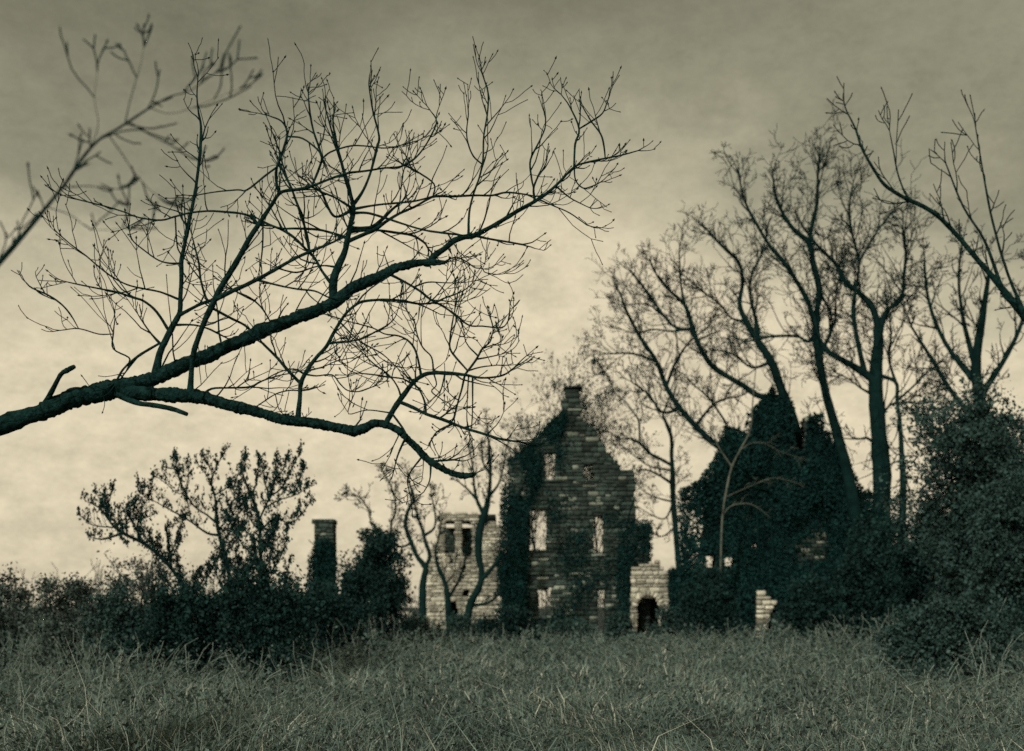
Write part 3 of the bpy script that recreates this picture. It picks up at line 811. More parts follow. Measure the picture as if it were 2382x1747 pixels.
# the second bough of that side, nearer to the lens and out of focus
T2 = Tree('leaning_sapling', 'soft dark leaning bough nearest the lens at upper left', 'tree', 4.2, M['bark'], drift=0.2, ysafe=(3.6, 5.0))
def t2(win, pts, **kw):
    a = T2.line(win, pts, wscale=0.35, **kw)
    T2.sprout(a[0], a[1], 0.10, 0.22, 0.0036, 1, 0.2, up=0.2, **tw)
t2('S', [(-540, 2500, 90), (-500, 1800, 70), (-420, 1300, 54), (-230, 900, 46), (-60, 680, 40), (60, 540, 34), (144, 437, 24), (166, 406, 22), (193, 366, 20), (229, 326, 19), (273, 300, 17), (308, 277, 15), (348, 251, 13), (397, 224, 10), (442, 211, 8), (500, 170, 6)], part='bough', sides=10, free=True)
t2('C', [(510, 515, 18), (540, 420, 16), (570, 310, 14), (600, 210, 9), (620, 110, 6)])
t2('C', [(545, 520, 20), (650, 570, 18), (750, 620, 18), (850, 680, 14), (890, 695, 10)])
t2('C', [(430, 580, 17), (510, 680, 16), (570, 770, 14), (640, 850, 12), (700, 900, 10)])
t2('C', [(195, 850, 20), (300, 840, 17), (390, 845, 14), (480, 855, 10)])
t2('C', [(330, 640, 14), (380, 520, 12), (360, 380, 9), (375, 240, 6)])
t2('C', [(640, 430, 12), (760, 460, 10), (900, 420, 9), (1020, 370, 7), (1120, 330, 6)])
t2('C', [(130, 930, 16), (230, 990, 14), (330, 1060, 12), (420, 1070, 9), (520, 1060, 7)])
T2.finish(M['twig'], bud_size=0.014, sides=4, bud_keep=0.5)

# ------------------------------------------------------------------ bough entering from the right
T3 = Tree('slanting_tree', 'thin bare tree leaning in over the top right corner', 'tree', 7.0, M['bark'], drift=0.2, ysafe=(6, 9))
def t3(win, pts, **kw):
    a = T3.line(win, pts, wscale=0.55, **kw)
    T3.sprout(a[0], a[1], 0.15, 0.35, 0.005, 1, 0.25, up=0.3, **tw)
t3('S', [(2720, 2060, 70), (2700, 1700, 62), (2640, 1300, 54), (2540, 1010, 44), (2420, 790, 36), (2330, 670, 27), (2262, 590, 20), (2215, 535, 19), (2165, 490, 18), (2100, 458, 17), (2058, 430, 14), (2030, 390, 12), (2005, 345, 10), (1990, 300, 8), (1970, 260, 6)], part='bough', sides=10, free=True)
t3('D', [(1740, 375, 20), (1690, 310, 17), (1660, 220, 15), (1640, 110, 12), (1620, 10, 8)])
t3('S', [(2400, 760, 15), (2345, 640, 12), (2310, 520, 10), (2290, 420, 8), (2270, 300, 5)])
t3('S', [(2330, 670, 16), (2290, 560, 12), (2240, 480, 10), (2200, 380, 6)])
T3.finish(M['twig'], bud_size=0.015, sides=4, bud_keep=0.5)

# ------------------------------------------------------------------ the trees on the right (windows D, E, J, K)
fw = dict(trop=0.10, wig=0.34, kids=(2, 3), ang=(25, 65), rmin=0.0125)
def far(Tr, win, pts, sp=0.27, L=2.3, lvl=3, r=0.036, t0=0.2, up=0.3, sides=7, **kw):
    a = Tr.line(win, pts, sides=sides, **kw)
    Tr.sprout(a[0], a[1], sp, L, r, lvl, t0, up=up, **fw)
    return a
R1 = Tree('bare_tree', 'stoutest bare trunk on the right, forking low beside the ivy ruin', 'tree', 50.0, M['bark_far'], drift=0.35, ysafe=(44, 56), group='bare trees behind the ruins')
far(R1, 'D', [(1610, 2560, 105), (1600, 2300, 95), (1580, 2080, 95), (1580, 1820, 95), (1565, 1620, 82), (1548, 1400, 74), (1550, 1250, 64), (1562, 1100, 52), (1552, 1000, 42), (1520, 920, 36), (1460, 860, 30), (1390, 800, 25), (1340, 710, 21), (1260, 630, 17), (1200, 560, 12), (1150, 480, 8)], part='trunk', sides=12, t0=0.5, free=True)
for p_ in [('D', [(1562, 1110, 40), (1600, 960, 24), (1680, 900, 20), (1695, 780, 17), (1705, 640, 13), (1690, 520, 8)]), ('D', [(1510, 1330, 42), (1440, 1250, 35), (1370, 1210, 31), (1290, 1160, 27), (1250, 1090, 20), (1230, 1000, 12)]),
           ('D', [(1480, 1280, 26), (1450, 1100, 25), (1430, 960, 23), (1440, 860, 19), (1460, 700, 15), (1420, 530, 14), (1410, 400, 10), (1430, 280, 6)]), ('D', [(1460, 710, 13), (1540, 560, 11), (1620, 450, 7)]),
           ('K', [(700, 470, 22), (780, 520, 24), (790, 640, 26), (810, 800, 30), (820, 1000, 36), (830, 1160, 42), (824, 1400, 46), (800, 1700, 50), (790, 2160, 60)]), ('K', [(780, 530, 20), (740, 380, 14), (750, 230, 12), (740, 100, 8)]), ('K', [(800, 640, 18), (880, 560, 16), (960, 480, 12), (1050, 400, 8)]),
           ('K', [(690, 960, 20), (600, 880, 16), (540, 885, 12), (440, 880, 7)]), ('K', [(700, 800, 20), (740, 670, 15), (860, 650, 12), (960, 660, 8)]), ('K', [(640, 640, 20), (560, 560, 14), (480, 500, 11), (380, 450, 7)]), ('K', [(660, 200, 20), (740, 60, 16), (830, -60, 10)])]:
    far(R1, *p_)
R1.finish(M['twig'], sides=3)
R2 = Tree('bare_tree', 'slim bare trunk leaning towards the ivy ruin, between two stouter trees', 'tree', 54.0, M['bark_far'], drift=0.35, ysafe=(49, 60), group='bare trees behind the ruins')
far(R2, 'D', [(1470, 2500, 70), (1450, 2100, 62), (1400, 1800, 56), (1340, 1577, 48), (1290, 1400, 45), (1250, 1200, 43), (1235, 1050, 43), (1240, 950, 37), (1252, 850, 33), (1220, 700, 29), (1200, 600, 28), (1120, 530, 25), (1060, 440, 20), (1020, 340, 15), (1010, 250, 8)], part='trunk', sides=11, t0=0.45, free=True)
for p_ in [('D', [(1200, 605, 22), (1215, 500, 20), (1240, 390, 18), (1245, 250, 12), (1250, 150, 8)]), ('D', [(1232, 1040, 27), (1190, 900, 25), (1120, 780, 23), (1060, 690, 21), (990, 610, 18), (930, 510, 16), (880, 420, 14), (850, 340, 12), (830, 240, 7)]),
           ('D', [(1240, 1100, 22), (1190, 1115, 20), (1130, 1085, 17), (980, 1090, 16), (900, 1110, 10)]), ('D', [(1245, 860, 16), (1310, 960, 12), (1320, 1030, 10)]), ('D', [(1250, 1180, 16), (1330, 1020, 14), (1340, 860, 10), (1370, 740, 7)])]:
    far(R2, *p_)
R2.finish(M['twig'], sides=3)
R3 = Tree('bare_tree', 'bare tree rising from the ivy apex with long arching limbs', 'tree', 61.5, M['bark_far'], drift=0.3, ysafe=(59.6, 66), group='bare trees behind the ruins')
far(R3, 'D', [(1190, 2500, 80), (1180, 2000, 74), (1150, 1700, 66), (1100, 1500, 58), (1040, 1330, 46), (1000, 1220, 42), (930, 1110, 37), (870, 1010, 29), (835, 920, 25), (850, 800, 21), (830, 700, 19), (760, 630, 16), (690, 560, 12), (650, 510, 6)], part='trunk', sides=11, t0=0.5, free=True)
for p_ in [('D', [(1010, 1430, 30), (940, 1400, 30), (860, 1350, 31), (760, 1290, 29), (680, 1230, 28), (610, 1110, 27), (575, 1000, 23), (545, 920, 19), (470, 850, 15), (410, 780, 12), (370, 700, 8)]),
           ('D', [(580, 1070, 22), (500, 1040, 17), (430, 970, 15), (370, 880, 13), (300, 790, 12), (268, 750, 9)]), ('D', [(540, 930, 14), (525, 800, 11), (520, 700, 9), (518, 630, 6)]), ('D', [(430, 970, 9), (350, 920, 7), (240, 920, 5)]), ('D', [(560, 1060, 12), (470, 1060, 10), (380, 1050, 8), (290, 1070, 6), (200, 1045, 5)]),
           ('D', [(870, 1020, 13), (790, 990, 11), (730, 920, 10), (640, 850, 9), (570, 790, 6)]), ('D', [(935, 1115, 24), (920, 1000, 20), (890, 880, 16), (900, 760, 12), (960, 640, 8)]), ('D', [(1000, 1230, 16), (900, 1250, 13), (800, 1180, 10), (720, 1160, 8)])]:
    far(R3, *p_)
R3.finish(M['twig'], sides=3)
R4 = Tree('bare_tree', 'crooked budding tree in the gap between the two gables', 'tree', 69.0, M['bark_far'], drift=0.3, ysafe=(66.5, 74), group='bare trees behind the ruins')
far(R4, 'J', [(1800, 2600, 70), (1760, 2100, 58), (1720, 1600, 52), (1712, 1300, 50), (1702, 1150, 42), (1700, 980, 36), (1650, 840, 33), (1620, 760, 28), (1660, 660, 18), (1700, 520, 12)], part='trunk', sides=10, t0=0.4, free=True, sp=0.6)
for p_ in [('J', [(1690, 1260, 32), (1600, 1190, 30), (1500, 1140, 29), (1400, 1040, 27), (1300, 990, 19), (1200, 990, 15), (1100, 930, 13), (980, 920, 9)]), ('J', [(1390, 1030, 17), (1385, 830, 16), (1330, 730, 15), (1260, 640, 15), (1160, 560, 14), (1110, 430, 12), (1060, 350, 10), (1000, 270, 7)]), ('J', [(1390, 850, 13), (1425, 760, 12), (1400, 620, 9)]),
           ('J', [(1700, 1460, 26), (1560, 1330, 20), (1440, 1290, 15), (1360, 1320, 9)]), ('J', [(1710, 1300, 20), (1500, 1260, 15), (1350, 1160, 12), (1230, 1060, 9)]), ('J', [(1700, 1560, 20), (1560, 1560, 16), (1440, 1500, 11), (1380, 1440, 7)]), ('J', [(1720, 1640, 20), (1640, 1760, 16), (1500, 1720, 12), (1400, 1660, 7)]), ('J', [(1730, 1800, 18), (1620, 1930, 14), (1500, 1900, 9)])]:
    far(R4, *p_, sp=0.55, L=1.3)
R4.finish(M['twig'], sides=3, bud_size=0.10, bud_keep=0.8)
R5 = Tree('bare_tree', 'bare limb slanting up left out of the dark ivy towards open sky', 'tree', 60.5, M['bark_far'], drift=0.1, ysafe=(59.4, 63), group='bare trees behind the ruins')
far(R5, 'E', [(560, 1500, 60), (520, 900, 52), (470, 600, 42), (400, 440, 35), (330, 380, 34), (260, 310, 31), (180, 220, 28), (110, 110, 25), (60, -20, 22), (-20, -140, 18), (-90, -270, 14), (-130, -380, 9)], part='trunk', sides=10, t0=0.45, free=True)
for p_ in [('E', [(180, 220, 16), (90, 240, 14), (20, 150, 12), (-60, 90, 8)]), ('E', [(110, 110, 16), (160, -20, 13), (230, -120, 10), (320, -190, 7)]), ('E', [(260, 310, 14), (350, 200, 12), (420, 170, 9), (480, 160, 6)]), ('E', [(60, -20, 14), (-60, -60, 11), (-180, -60, 8)]), ('E', [(420, 300, 12), (330, 170, 10), (250, 100, 7)])]:
    far(R5, *p_)
R5.finish(M['twig'], sides=3, bud_size=0.07, bud_keep=0.5)
# thin pale-barked tree in front of the ivy
RP = Tree('pale_tree', 'slender pale-barked stem shining against the dark ivy gable', 'tree', 55.5, M['bark_pale'], drift=0.02, ysafe=(55.0, 56.5))
RP.line('E', [(380, 1480, 26), (392, 900, 24), (402, 740, 24), (422, 620, 24), (446, 520, 22), (490, 430, 18), (540, 330, 16), (552, 200, 14), (560, 100, 12), (572, -40, 9), (560, -200, 6)], part='trunk', free=True, wscale=0.48)
RP.line('E', [(400, 760, 9), (440, 722, 11), (500, 708, 12), (550, 714, 11), (612, 752, 7)], wscale=0.48)
RP.line('E', [(490, 430, 9), (560, 395, 8), (640, 412, 8), (690, 440, 6), (790, 472, 4)], wscale=0.5)
RP.line('E', [(415, 690, 6), (560, 610, 6), (640, 580, 7), (710, 582, 6), (780, 604, 4)], wscale=0.5)
a = RP.line('E', [(446, 520, 8), (380, 420, 6), (340, 330, 5)])
for L_ in RP.lines[1:]:
    q3 = np.column_stack([(L_[0][:, 0] - CX) / FPX * L_[2], L_[2], EYE + (VH - L_[0][:, 1]) / FPX * L_[2]])
    RP.sprout(q3, L_[1] * 0.5 / FPX * L_[2], 0.35, 0.7, 0.02, 1, 0.2, up=0.2, trop=0.0, wig=0.3, kids=(1, 2), rmin=0.008)
RP.finish(M['bark_pale'])
# fine crowns at the right edge
R6 = Tree('bare_tree', 'fine twiggy crown filling the sky at the far right edge', 'tree', 46.0, M['bark_far'], drift=0.3, ysafe=(40, 52), group='bare trees behind the ruins')
far(R6, 'S', [(2330, 1490, 44), (2320, 1200, 36), (2290, 1000, 30), (2270, 860, 24), (2285, 740, 16), (2300, 640, 10)], part='trunk', sides=9, t0=0.3, free=True, sp=0.45)
for p_ in [('S', [(2290, 1000, 16), (2220, 920, 12), (2170, 840, 9), (2120, 760, 5)]), ('S', [(2275, 880, 14), (2200, 800, 10), (2160, 700, 7), (2150, 600, 4)]), ('S', [(2300, 1060, 14), (2240, 1040, 10), (2180, 1000, 7), (2130, 960, 4)]), ('S', [(2280, 930, 14), (2340, 830, 11), (2380, 740, 8), (2400, 640, 4)]), ('S', [(2272, 860, 12), (2240, 740, 9), (2230, 640, 6), (2240, 560, 4)])]:
    far(R6, *p_, sp=0.42, L=1.5)
R6.finish(M['twig'], sides=3)

# ------------------------------------------------------------------ budding trees behind the tall gable
def budding(label, Y, u, vtop, vbot, spread, n, seed, r0=0.10, bud=0.13, lvl=3, kids=(2, 4)):
    random.seed(seed)
    Tr = Tree('budding_tree', label, 'tree', Y, M['bark_far'], group='budding trees round the gable')
    b = P(u, vbot, Y)
    t = P(u, vtop, Y)
    H = t.z
    pts = catmull(np.array([(b.x, Y, -0.2), (b.x + 0.15, Y + 0.1, H * 0.25), (b.x - 0.1, Y, H * 0.5), (b.x + 0.1, Y, H * 0.78)]), 5)
    rad = np.linspace(r0, r0 * 0.35, len(pts))
    link('trunk', tube_mesh('trunk', [(pts, rad)], 8, M['bark_far'], 0.06), Tr.root)
    for i in range(n):
        f_ = random.uniform(0.25, 1.0)
        k = int(f_ * (len(pts) - 1))
        p = Vector(pts[k])
        a = random.uniform(0, 2 * math.pi)
        d = Vector((math.cos(a) * spread, math.sin(a) * spread, random.uniform(0.7, 1.4))).normalized()
        grow(Tr.twigs, Tr.tips, p, d, H * random.uniform(0.16, 0.30) * (1.25 - 0.6 * f_), r0 * 0.35, lvl, trop=0.16, wig=0.3, kids=kids, ang=(20, 50), lenf=(0.4, 0.7), rmin=0.008)
    Tr.finish(M['twig'], sides=3, bud_size=bud, leaf=1, leaf_size=0.14)
    return Tr
budding('spire-shaped budding tree directly behind the chimney of the gable', 79.0, 1330, 818, 1480, 0.35, 50, 3)
budding('rounded budding tree showing over the left slope of the gable', 82.0, 1240, 905, 1480, 0.7, 48, 5)
budding('budding tree showing right of the gable stack, above its slope', 83.0, 1385, 880, 1480, 0.4, 45, 6)

# ------------------------------------------------------------------ trees in front of the tower (window F)
def mid(label, Y, trunk, limbs, sp=0.26, L=1.0, bud=0.10, name='budding_tree', r=0.022, lvl=2):
    Tr = Tree(name, label, 'tree', Y, M['bark_far'], drift=0.3, ysafe=(Y - 3, Y + 3), group='budding trees round the gable')
    far(Tr, 'F', trunk, part='trunk', sides=9, t0=0.45, free=True, sp=sp, L=L, r=r, lvl=lvl)
    for q in limbs:
        far(Tr, 'F', q, sp=sp, L=L, r=r, lvl=lvl)
    Tr.finish(M['twig'], sides=3, bud_size=bud, bud_keep=0.9)
mid('forked budding tree with twin wavy stems left of the pale tower', 56.0, [(1000, 1480, 56), (1000, 1130, 52), (1010, 1030, 47), (1020, 960, 42), (960, 880, 32), (910, 760, 31), (880, 660, 29), (900, 560, 25), (940, 480, 21), (910, 380, 15), (895, 290, 9)],
    [[(1020, 960, 30), (1050, 880, 29), (1020, 780, 27), (1000, 700, 25), (970, 620, 20), (950, 540, 13)], [(1010, 745, 20), (1070, 700, 18), (1090, 650, 15), (1085, 560, 12), (1060, 450, 8)], [(925, 800, 20), (860, 815, 17), (790, 785, 17), (780, 660, 17), (810, 580, 16), (805, 480, 13), (770, 370, 10), (720, 290, 6)], [(790, 785, 13), (760, 740, 12), (690, 715, 10), (640, 720, 8)], [(690, 715, 12), (640, 640, 12), (630, 580, 12), (600, 520, 11), (560, 470, 10), (490, 460, 6)]])
mid('dark upright tree close against the left corner of the tall gable', 59.0, [(1300, 1480, 60), (1330, 1230, 52), (1390, 1110, 48), (1412, 1000, 42), (1390, 860, 52), (1400, 700, 58), (1440, 560, 48), (1462, 470, 32), (1472, 350, 27), (1472, 200, 22), (1460, 60, 14), (1450, -40, 8)],
    [[(1430, 590, 28), (1380, 490, 24), (1360, 380, 19), (1350, 250, 15), (1330, 150, 9)], [(1380, 490, 18), (1320, 420, 15), (1250, 360, 10)], [(1420, 1070, 28), (1490, 960, 27), (1560, 860, 24), (1620, 760, 18), (1640, 640, 10)], [(1400, 1250, 24), (1440, 1215, 22), (1500, 1180, 20), (1535, 1140, 14)], [(1465, 460, 18), (1530, 380, 15), (1560, 280, 12), (1580, 160, 7)], [(1470, 330, 15), (1420, 220, 12), (1410, 120, 7)]], r=0.026)
mid('thin stem rising before the dark slots of the pale tower', 62.0, [(1200, 1480, 56), (1180, 1230, 50), (1160, 1080, 36), (1110, 960, 26), (1090, 850, 18), (1110, 760, 13), (1130, 660, 8)], [[(1220, 1200, 20), (1250, 1060, 18), (1290, 950, 15), (1300, 860, 11), (1330, 780, 7)], [(1160, 1080, 12), (1220, 1000, 9), (1230, 920, 6)]], L=0.8)

# ------------------------------------------------------------------ ivy
def ivy(label, pts, size, stems=(), group='ivy on the ruins', name='climbing_ivy'):
    root = thing(name, label, 'ivy', group=group)
    link('foliage', leaf_mesh('foliage', pts, size * NR.uniform(0.6, 1.35, len(pts)), M['ivy']), root, 'stuff')
    for st in stems:
        q = catmull(np.array([tuple(x) for x in st]), 4)
        link('stem', tube_mesh('stem', [(q, np.linspace(0.06, 0.02, len(q)))], 5, M['bark_far'], 0.05), root)
    return root

def in_poly(poly, x, z):
    c = np.zeros(len(x), bool)
    n = len(poly)
    for i in range(n):
        x1, z1 = poly[i]
        x2, z2 = poly[(i + 1) % n]
        k = ((z1 <= z) != (z2 <= z))
        c ^= k & (x < x1 + (z - z1) / (z2 - z1 + 1e-12) * (x2 - x1))
    return c

def lumpy(x, z, seed):
    rg = np.random.default_rng(seed)
    s_ = np.zeros(len(x))
    for i in range(9):
        a, b, c = rg.uniform(-2.2, 2.2), rg.uniform(-2.2, 2.2), rg.uniform(0, 6.3)
        s_ += np.sin(a * x + b * z + c)
    return s_ / 9 ** 0.5 / 1.2

def ivy_points(poly, Y, n, seed, depth=(0.05, 0.5), holes=(), cover=0.0, grow_out=0.0, soft=0.35):
    """leaf positions in lumpy mats over a wall face; cover: threshold of the lump field (-1 = everywhere)"""
    xs = [q[0] for q in poly]
    zs = [q[1] for q in poly]
    x = NR.uniform(min(xs) - grow_out, max(xs) + grow_out, n)
    z = NR.uniform(max(0, min(zs)), max(zs) + grow_out, n)
    jx, jz = NR.normal(0, grow_out * 0.5 + 1e-6, n), NR.normal(0, grow_out * 0.5 + 1e-6, n)
    k = in_poly(poly, x + jx, z + jz)
    f_ = lumpy(x, z, seed)
    k &= f_ > cover + NR.normal(0, soft, n)
    for h_ in holes:
        k &= ~in_poly(h_, x, z)
    x, z, f_ = x[k], z[k], f_[k]
    d = depth[0] + (depth[1] - depth[0]) * np.clip(0.45 + 0.6 * f_, 0.05, 1.3) * NR.uniform(0.1, 1, len(x)) ** 0.6
    return np.column_stack([x, Y - d, z])

def stem_up(x, y, h_):
    return [Vector((x, y, -0.1)), Vector((x + random.uniform(-.2, .2), y, h_ * 0.4)), Vector((x + random.uniform(-.5, .5), y, h_ * 0.75)), Vector((x + random.uniform(-.7, .7), y, h_))]

# left flank and crown of the tall gable
g_left = wp('H', [(120, 1640), (140, 1150), (170, 640), (260, 575), (340, 510), (400, 450), (460, 400), (500, 360), (520, 420), (480, 500), (440, 560), (390, 580), (370, 770), (330, 860), (300, 960), (300, 1200), (260, 1640)], YG)
q1 = ivy_points(g_left, YG, 56000, 11, (0.05, 0.50), gh, -0.75, 0.16, 0.45)
ivy('dark ivy curtain down the left flank and apex of the tall gable', q1, 0.14, [stem_up(gout[3][0] + 0.5, YG - 0.12, 9), stem_up(gout[3][0] + 1.1, YG - 0.12, 11)])
g_rest = wp('H', [(260, 1640), (300, 860), (380, 760), (450, 560), (520, 420), (500, 350), (590, 350), (610, 420), (720, 560), (830, 690), (890, 700), (890, 1640)], YG)
q2 = ivy_points(g_rest, YG, 30000, 23, (0.05, 0.18), gh, 0.45, 0.03, 0.55)
ivy('thin ivy patches between the windows of the tall gable', q2, 0.12, [stem_up(gout[22][0] - 0.4, YG - 0.1, 8)])
g_but = wp('H', [(770, 1640), (800, 960), (900, 965), (985, 968), (985, 1215), (890, 1230), (860, 1640)], YG)
ivy('ivy strip over the right buttress of the tall gable', ivy_points(g_but, YG, 7000, 31, (0.05, 0.25), (), 0.0, 0.05, 0.5), 0.13, [stem_up(gout[22][0] + 0.2, YG - 0.1, 5)])
# ivy mass of the right-hand gable
i_poly = wp('E', [(170, 1560), (180, 640), (285, 590), (350, 480), (402, 315), (480, 325), (525, 385), (548, 230), (575, 195), (620, 165), (640, 105), (665, 160), (745, 195), (762, 300), (765, 430), (815, 440), (828, 262), (893, 262), (900, 340), (955, 360), (1015, 470), (1095, 610), (1190, 700), (1240, 900), (1260, 1560)], YI)
ivy('dense dark ivy swallowing the broad right gable up to its apex', np.concatenate([ivy_points(i_poly, YI, 105000, 41, (0.08, 1.0), ihl, -0.95, 0.07), ivy_points(i_poly, YI + 1.3, 26000, 42, (0.0, 0.4), ihl, -0.6, 0.05)]), 0.155,
    [stem_up(iout[5][0] + 0.6, YI - 0.2, 9), stem_up(iout[11][0] - 0.8, YI - 0.2, 10), stem_up(iout[8][0], YI - 0.2, 11)])
w_poly = wp('H', [(1080, 1660), (1075, 1240), (1180, 1235), (1310, 1260), (1420, 1330), (1440, 1660)], YW)
ivy('ivy hanging over the far end of the arched wing wall', ivy_points(w_poly, YW, 22000, 51, (0.05, 0.7), (), -0.9, 0.12), 0.14, [stem_up(w_poly[2][0], YW - 0.15, 3.4)])
c_poly = wp('F', [(200, 1480), (215, 900), (260, 780), (340, 760), (395, 850), (410, 1480)], YC)
ivy('ivy wrapped round the foot of the lone chimney stub', ivy_points(c_poly, YC, 12000, 61, (0.05, 0.5), (), -0.6, 0.12), 0.13, [stem_up(co[1][0] + 0.4, YC - 0.1, 5)])

# ------------------------------------------------------------------ shrubs and bushes
def bush(label, u, vtop, vbase, half, Y, n, leaf=0.09, m='leaf', group='bushes before the ruins', name='bush', seed=1, depth=None, stems=7, open_=0.0, lobes=18):
    """a shrub of leaf clumps carried on real stems"""
    random.seed(seed)
    rg = np.random.default_rng(seed)
    root = thing(name, label, 'bush', group=group)
    c = P(u, vbase, Y)
    top = P(u, vtop, Y).z
    hw = half / FPX * Y
    dp = depth or hw * 0.6
    cl, polys = [], []
    for i in range(stems):
        a = rg.uniform(0, 6.28)
        x1, y1 = math.cos(a) * hw * rg.uniform(0.2, 0.8), math.sin(a) * dp * rg.uniform(0.2, 0.8)
        zt_ = top * rg.uniform(0.7, 1.02) * (1 - 0.35 * (abs(x1) / hw) ** 2)
        q = catmull(np.array([(c.x + x1 * .15, Y + y1 * .15, -0.1), (c.x + x1 * .5, Y + y1 * .5, zt_ * .45), (c.x + x1 * .9, Y + y1 * .9, zt_ * .8), (c.x + x1, Y + y1, zt_)]), 4)
        link('stem', tube_mesh('stem', [(q, np.linspace(0.02 + 0.010 * top, 0.008, len(q)))], 5, M['bark_far'], 0.05), root)
        tips = []
        for k in range(4, len(q), 1):
            for _ in range(1):
                grow(polys, tips, Vector(q[k]), (Vector(tuple(rg.normal(size=3))).normalized() + UP * 0.6).normalized(), top * rg.uniform(0.08, 0.24), 0.012, 2, trop=0.15, wig=0.35, kids=(1, 3), rmin=0.004 + 0.0001 * Y)
        cl += [tuple(t[0]) for t in tips]
    cl = np.array(cl)
    pick = cl[rg.integers(0, len(cl), n)]
    pos = pick + rg.normal(0, 1, (n, 3)) * (leaf * 1.2)
    # body of the bush
    nb = int(n * (1 - open_))
    lc = np.column_stack([rg.uniform(-0.85, 0.85, lobes) * hw, rg.uniform(-0.7, 0.7, lobes) * dp, rg.uniform(0.1, 0.72, lobes) * top])
    lr = rg.uniform(0.10, 0.34, lobes)
    w = rg.choice(lobes, nb, p=lr ** 2 / (lr ** 2).sum())
    d = rg.normal(size=(nb, 3))
    d /= np.linalg.norm(d, axis=1, keepdims=True)
    rr = np.abs(rg.normal(0.62, 0.38, (nb, 1)))
    body = lc[w] + d * rr * lr[w][:, None] * np.array([hw, dp, top * 0.75])
    body += np.array([c.x, Y, 0])
    body = body[(body[:, 2] > 0.02)]
    allp = np.vstack([pos, body])
    link('twigs', tube_mesh('twigs', polys, 3, M['twig' if m != 'leaf_grey' else 'twig_grey']), root, 'stuff')
    link('foliage', leaf_mesh('foliage', allp, leaf * rg.uniform(0.55, 1.4, len(allp)), M[m]), root, 'stuff')
    return root

# leafing shrub on the left (window G), traced stems, 21 m
def leafy(label, Y, lines, seed, leaf=0.058, per=7):
    random.seed(seed)
    Tr = Tree('leafing_shrub', label, 'shrub', Y, M['bark_far'], drift=0.25, ysafe=(Y - 1.5, Y + 1.5), group='leafing shrubs left of the chimney')
    allc = []
    main = lines[0]
    for k in range(15):
        j = random.choice([1, 1, 2, 2, 3, 3, 4])
        x0, y0 = main[j][0], main[j][1] + random.uniform(-60, 60)
        sx = random.choice((-1, 1)) * random.uniform(0.15, 1.0)
        ln = random.uniform(130, 330)
        lines = lines + [[(x0, y0, 16), (x0 + sx * ln * 0.35, y0 - ln * 0.25, 13), (x0 + sx * ln * 0.6, y0 - ln * 0.6, 10), (x0 + sx * ln * 0.72 + random.uniform(-20, 20), y0 - ln * 0.95, 7)]]
    for i, q in enumerate(lines):
        a = Tr.line('G', q, part='stem' if i == 0 else 'branch', free=(i == 0), sides=6, wscale=0.6)
        Tr.sprout(a[0], a[1], 0.085, 0.30, 0.007, 1, 0.32 if i == 0 else 0.1, up=0.9, trop=0.3, wig=0.2, kids=(1, 3), rmin=0.0035)
        k0 = int(len(a[0]) * (0.3 if i == 0 else 0.15))
        for p in a[0][k0:]:
            if random.random() < 0.6:
                s_ = random.uniform(0.5, 1.4)
                m_ = int(per * s_)
                allc.append(p + NR.normal(0, 1, (m_, 3)) * np.array([0.024, 0.03, 0.055]) * s_ + np.array([0, 0, 0.03]))
    for t in Tr.tips:
        m_ = random.randint(3, int(per * 0.7))
        allc.append(np.array(tuple(t[0])) + NR.normal(0, 1, (m_, 3)) * np.array([0.018, 0.02, 0.042]))
    c = np.concatenate(allc)
    link('twigs', tube_mesh('twigs', Tr.twigs, 3, M['twig']), Tr.root, 'stuff')
    link('foliage', leaf_mesh('foliage', c, leaf * NR.uniform(0.6, 1.4, len(c)), M['leaf'], axis=np.array([[0, 0, 1.2]])), Tr.root, 'stuff')
leafy('tall leafing shrub with spreading clustered branches, left of the chimney', 26.0, [
    [(1330, 1500, 60), (1310, 1100, 44), (1300, 900, 38), (1260, 750, 40), (1225, 600, 42), (1215, 450, 26), (1190, 340, 16), (1230, 220, 12), (1272, 150, 8)],
    [(1218, 430, 16), (1300, 360, 12), (1360, 290, 10), (1400, 200, 7)], [(1220, 590, 24), (1160, 545, 20), (1080, 490, 18), (1010, 380, 20), (960, 260, 16), (905, 245, 9)], [(1000, 370, 14), (975, 290, 12), (960, 180, 8)],
    [(1240, 690, 26), (1160, 660, 22), (1060, 590, 18), (940, 520, 14), (830, 460, 10), (760, 425, 9), (728, 355, 7)], [(1060, 590, 14), (1025, 430, 12), (960, 400, 10), (900, 345, 9), (848, 308, 7)], [(1190, 360, 12), (1150, 280, 10), (1110, 230, 8)], [(1210, 300, 10), (1180, 240, 9), (1145, 180, 7)], [(1020, 400, 10), (1040, 300, 8), (1045, 230, 6)]], 71)
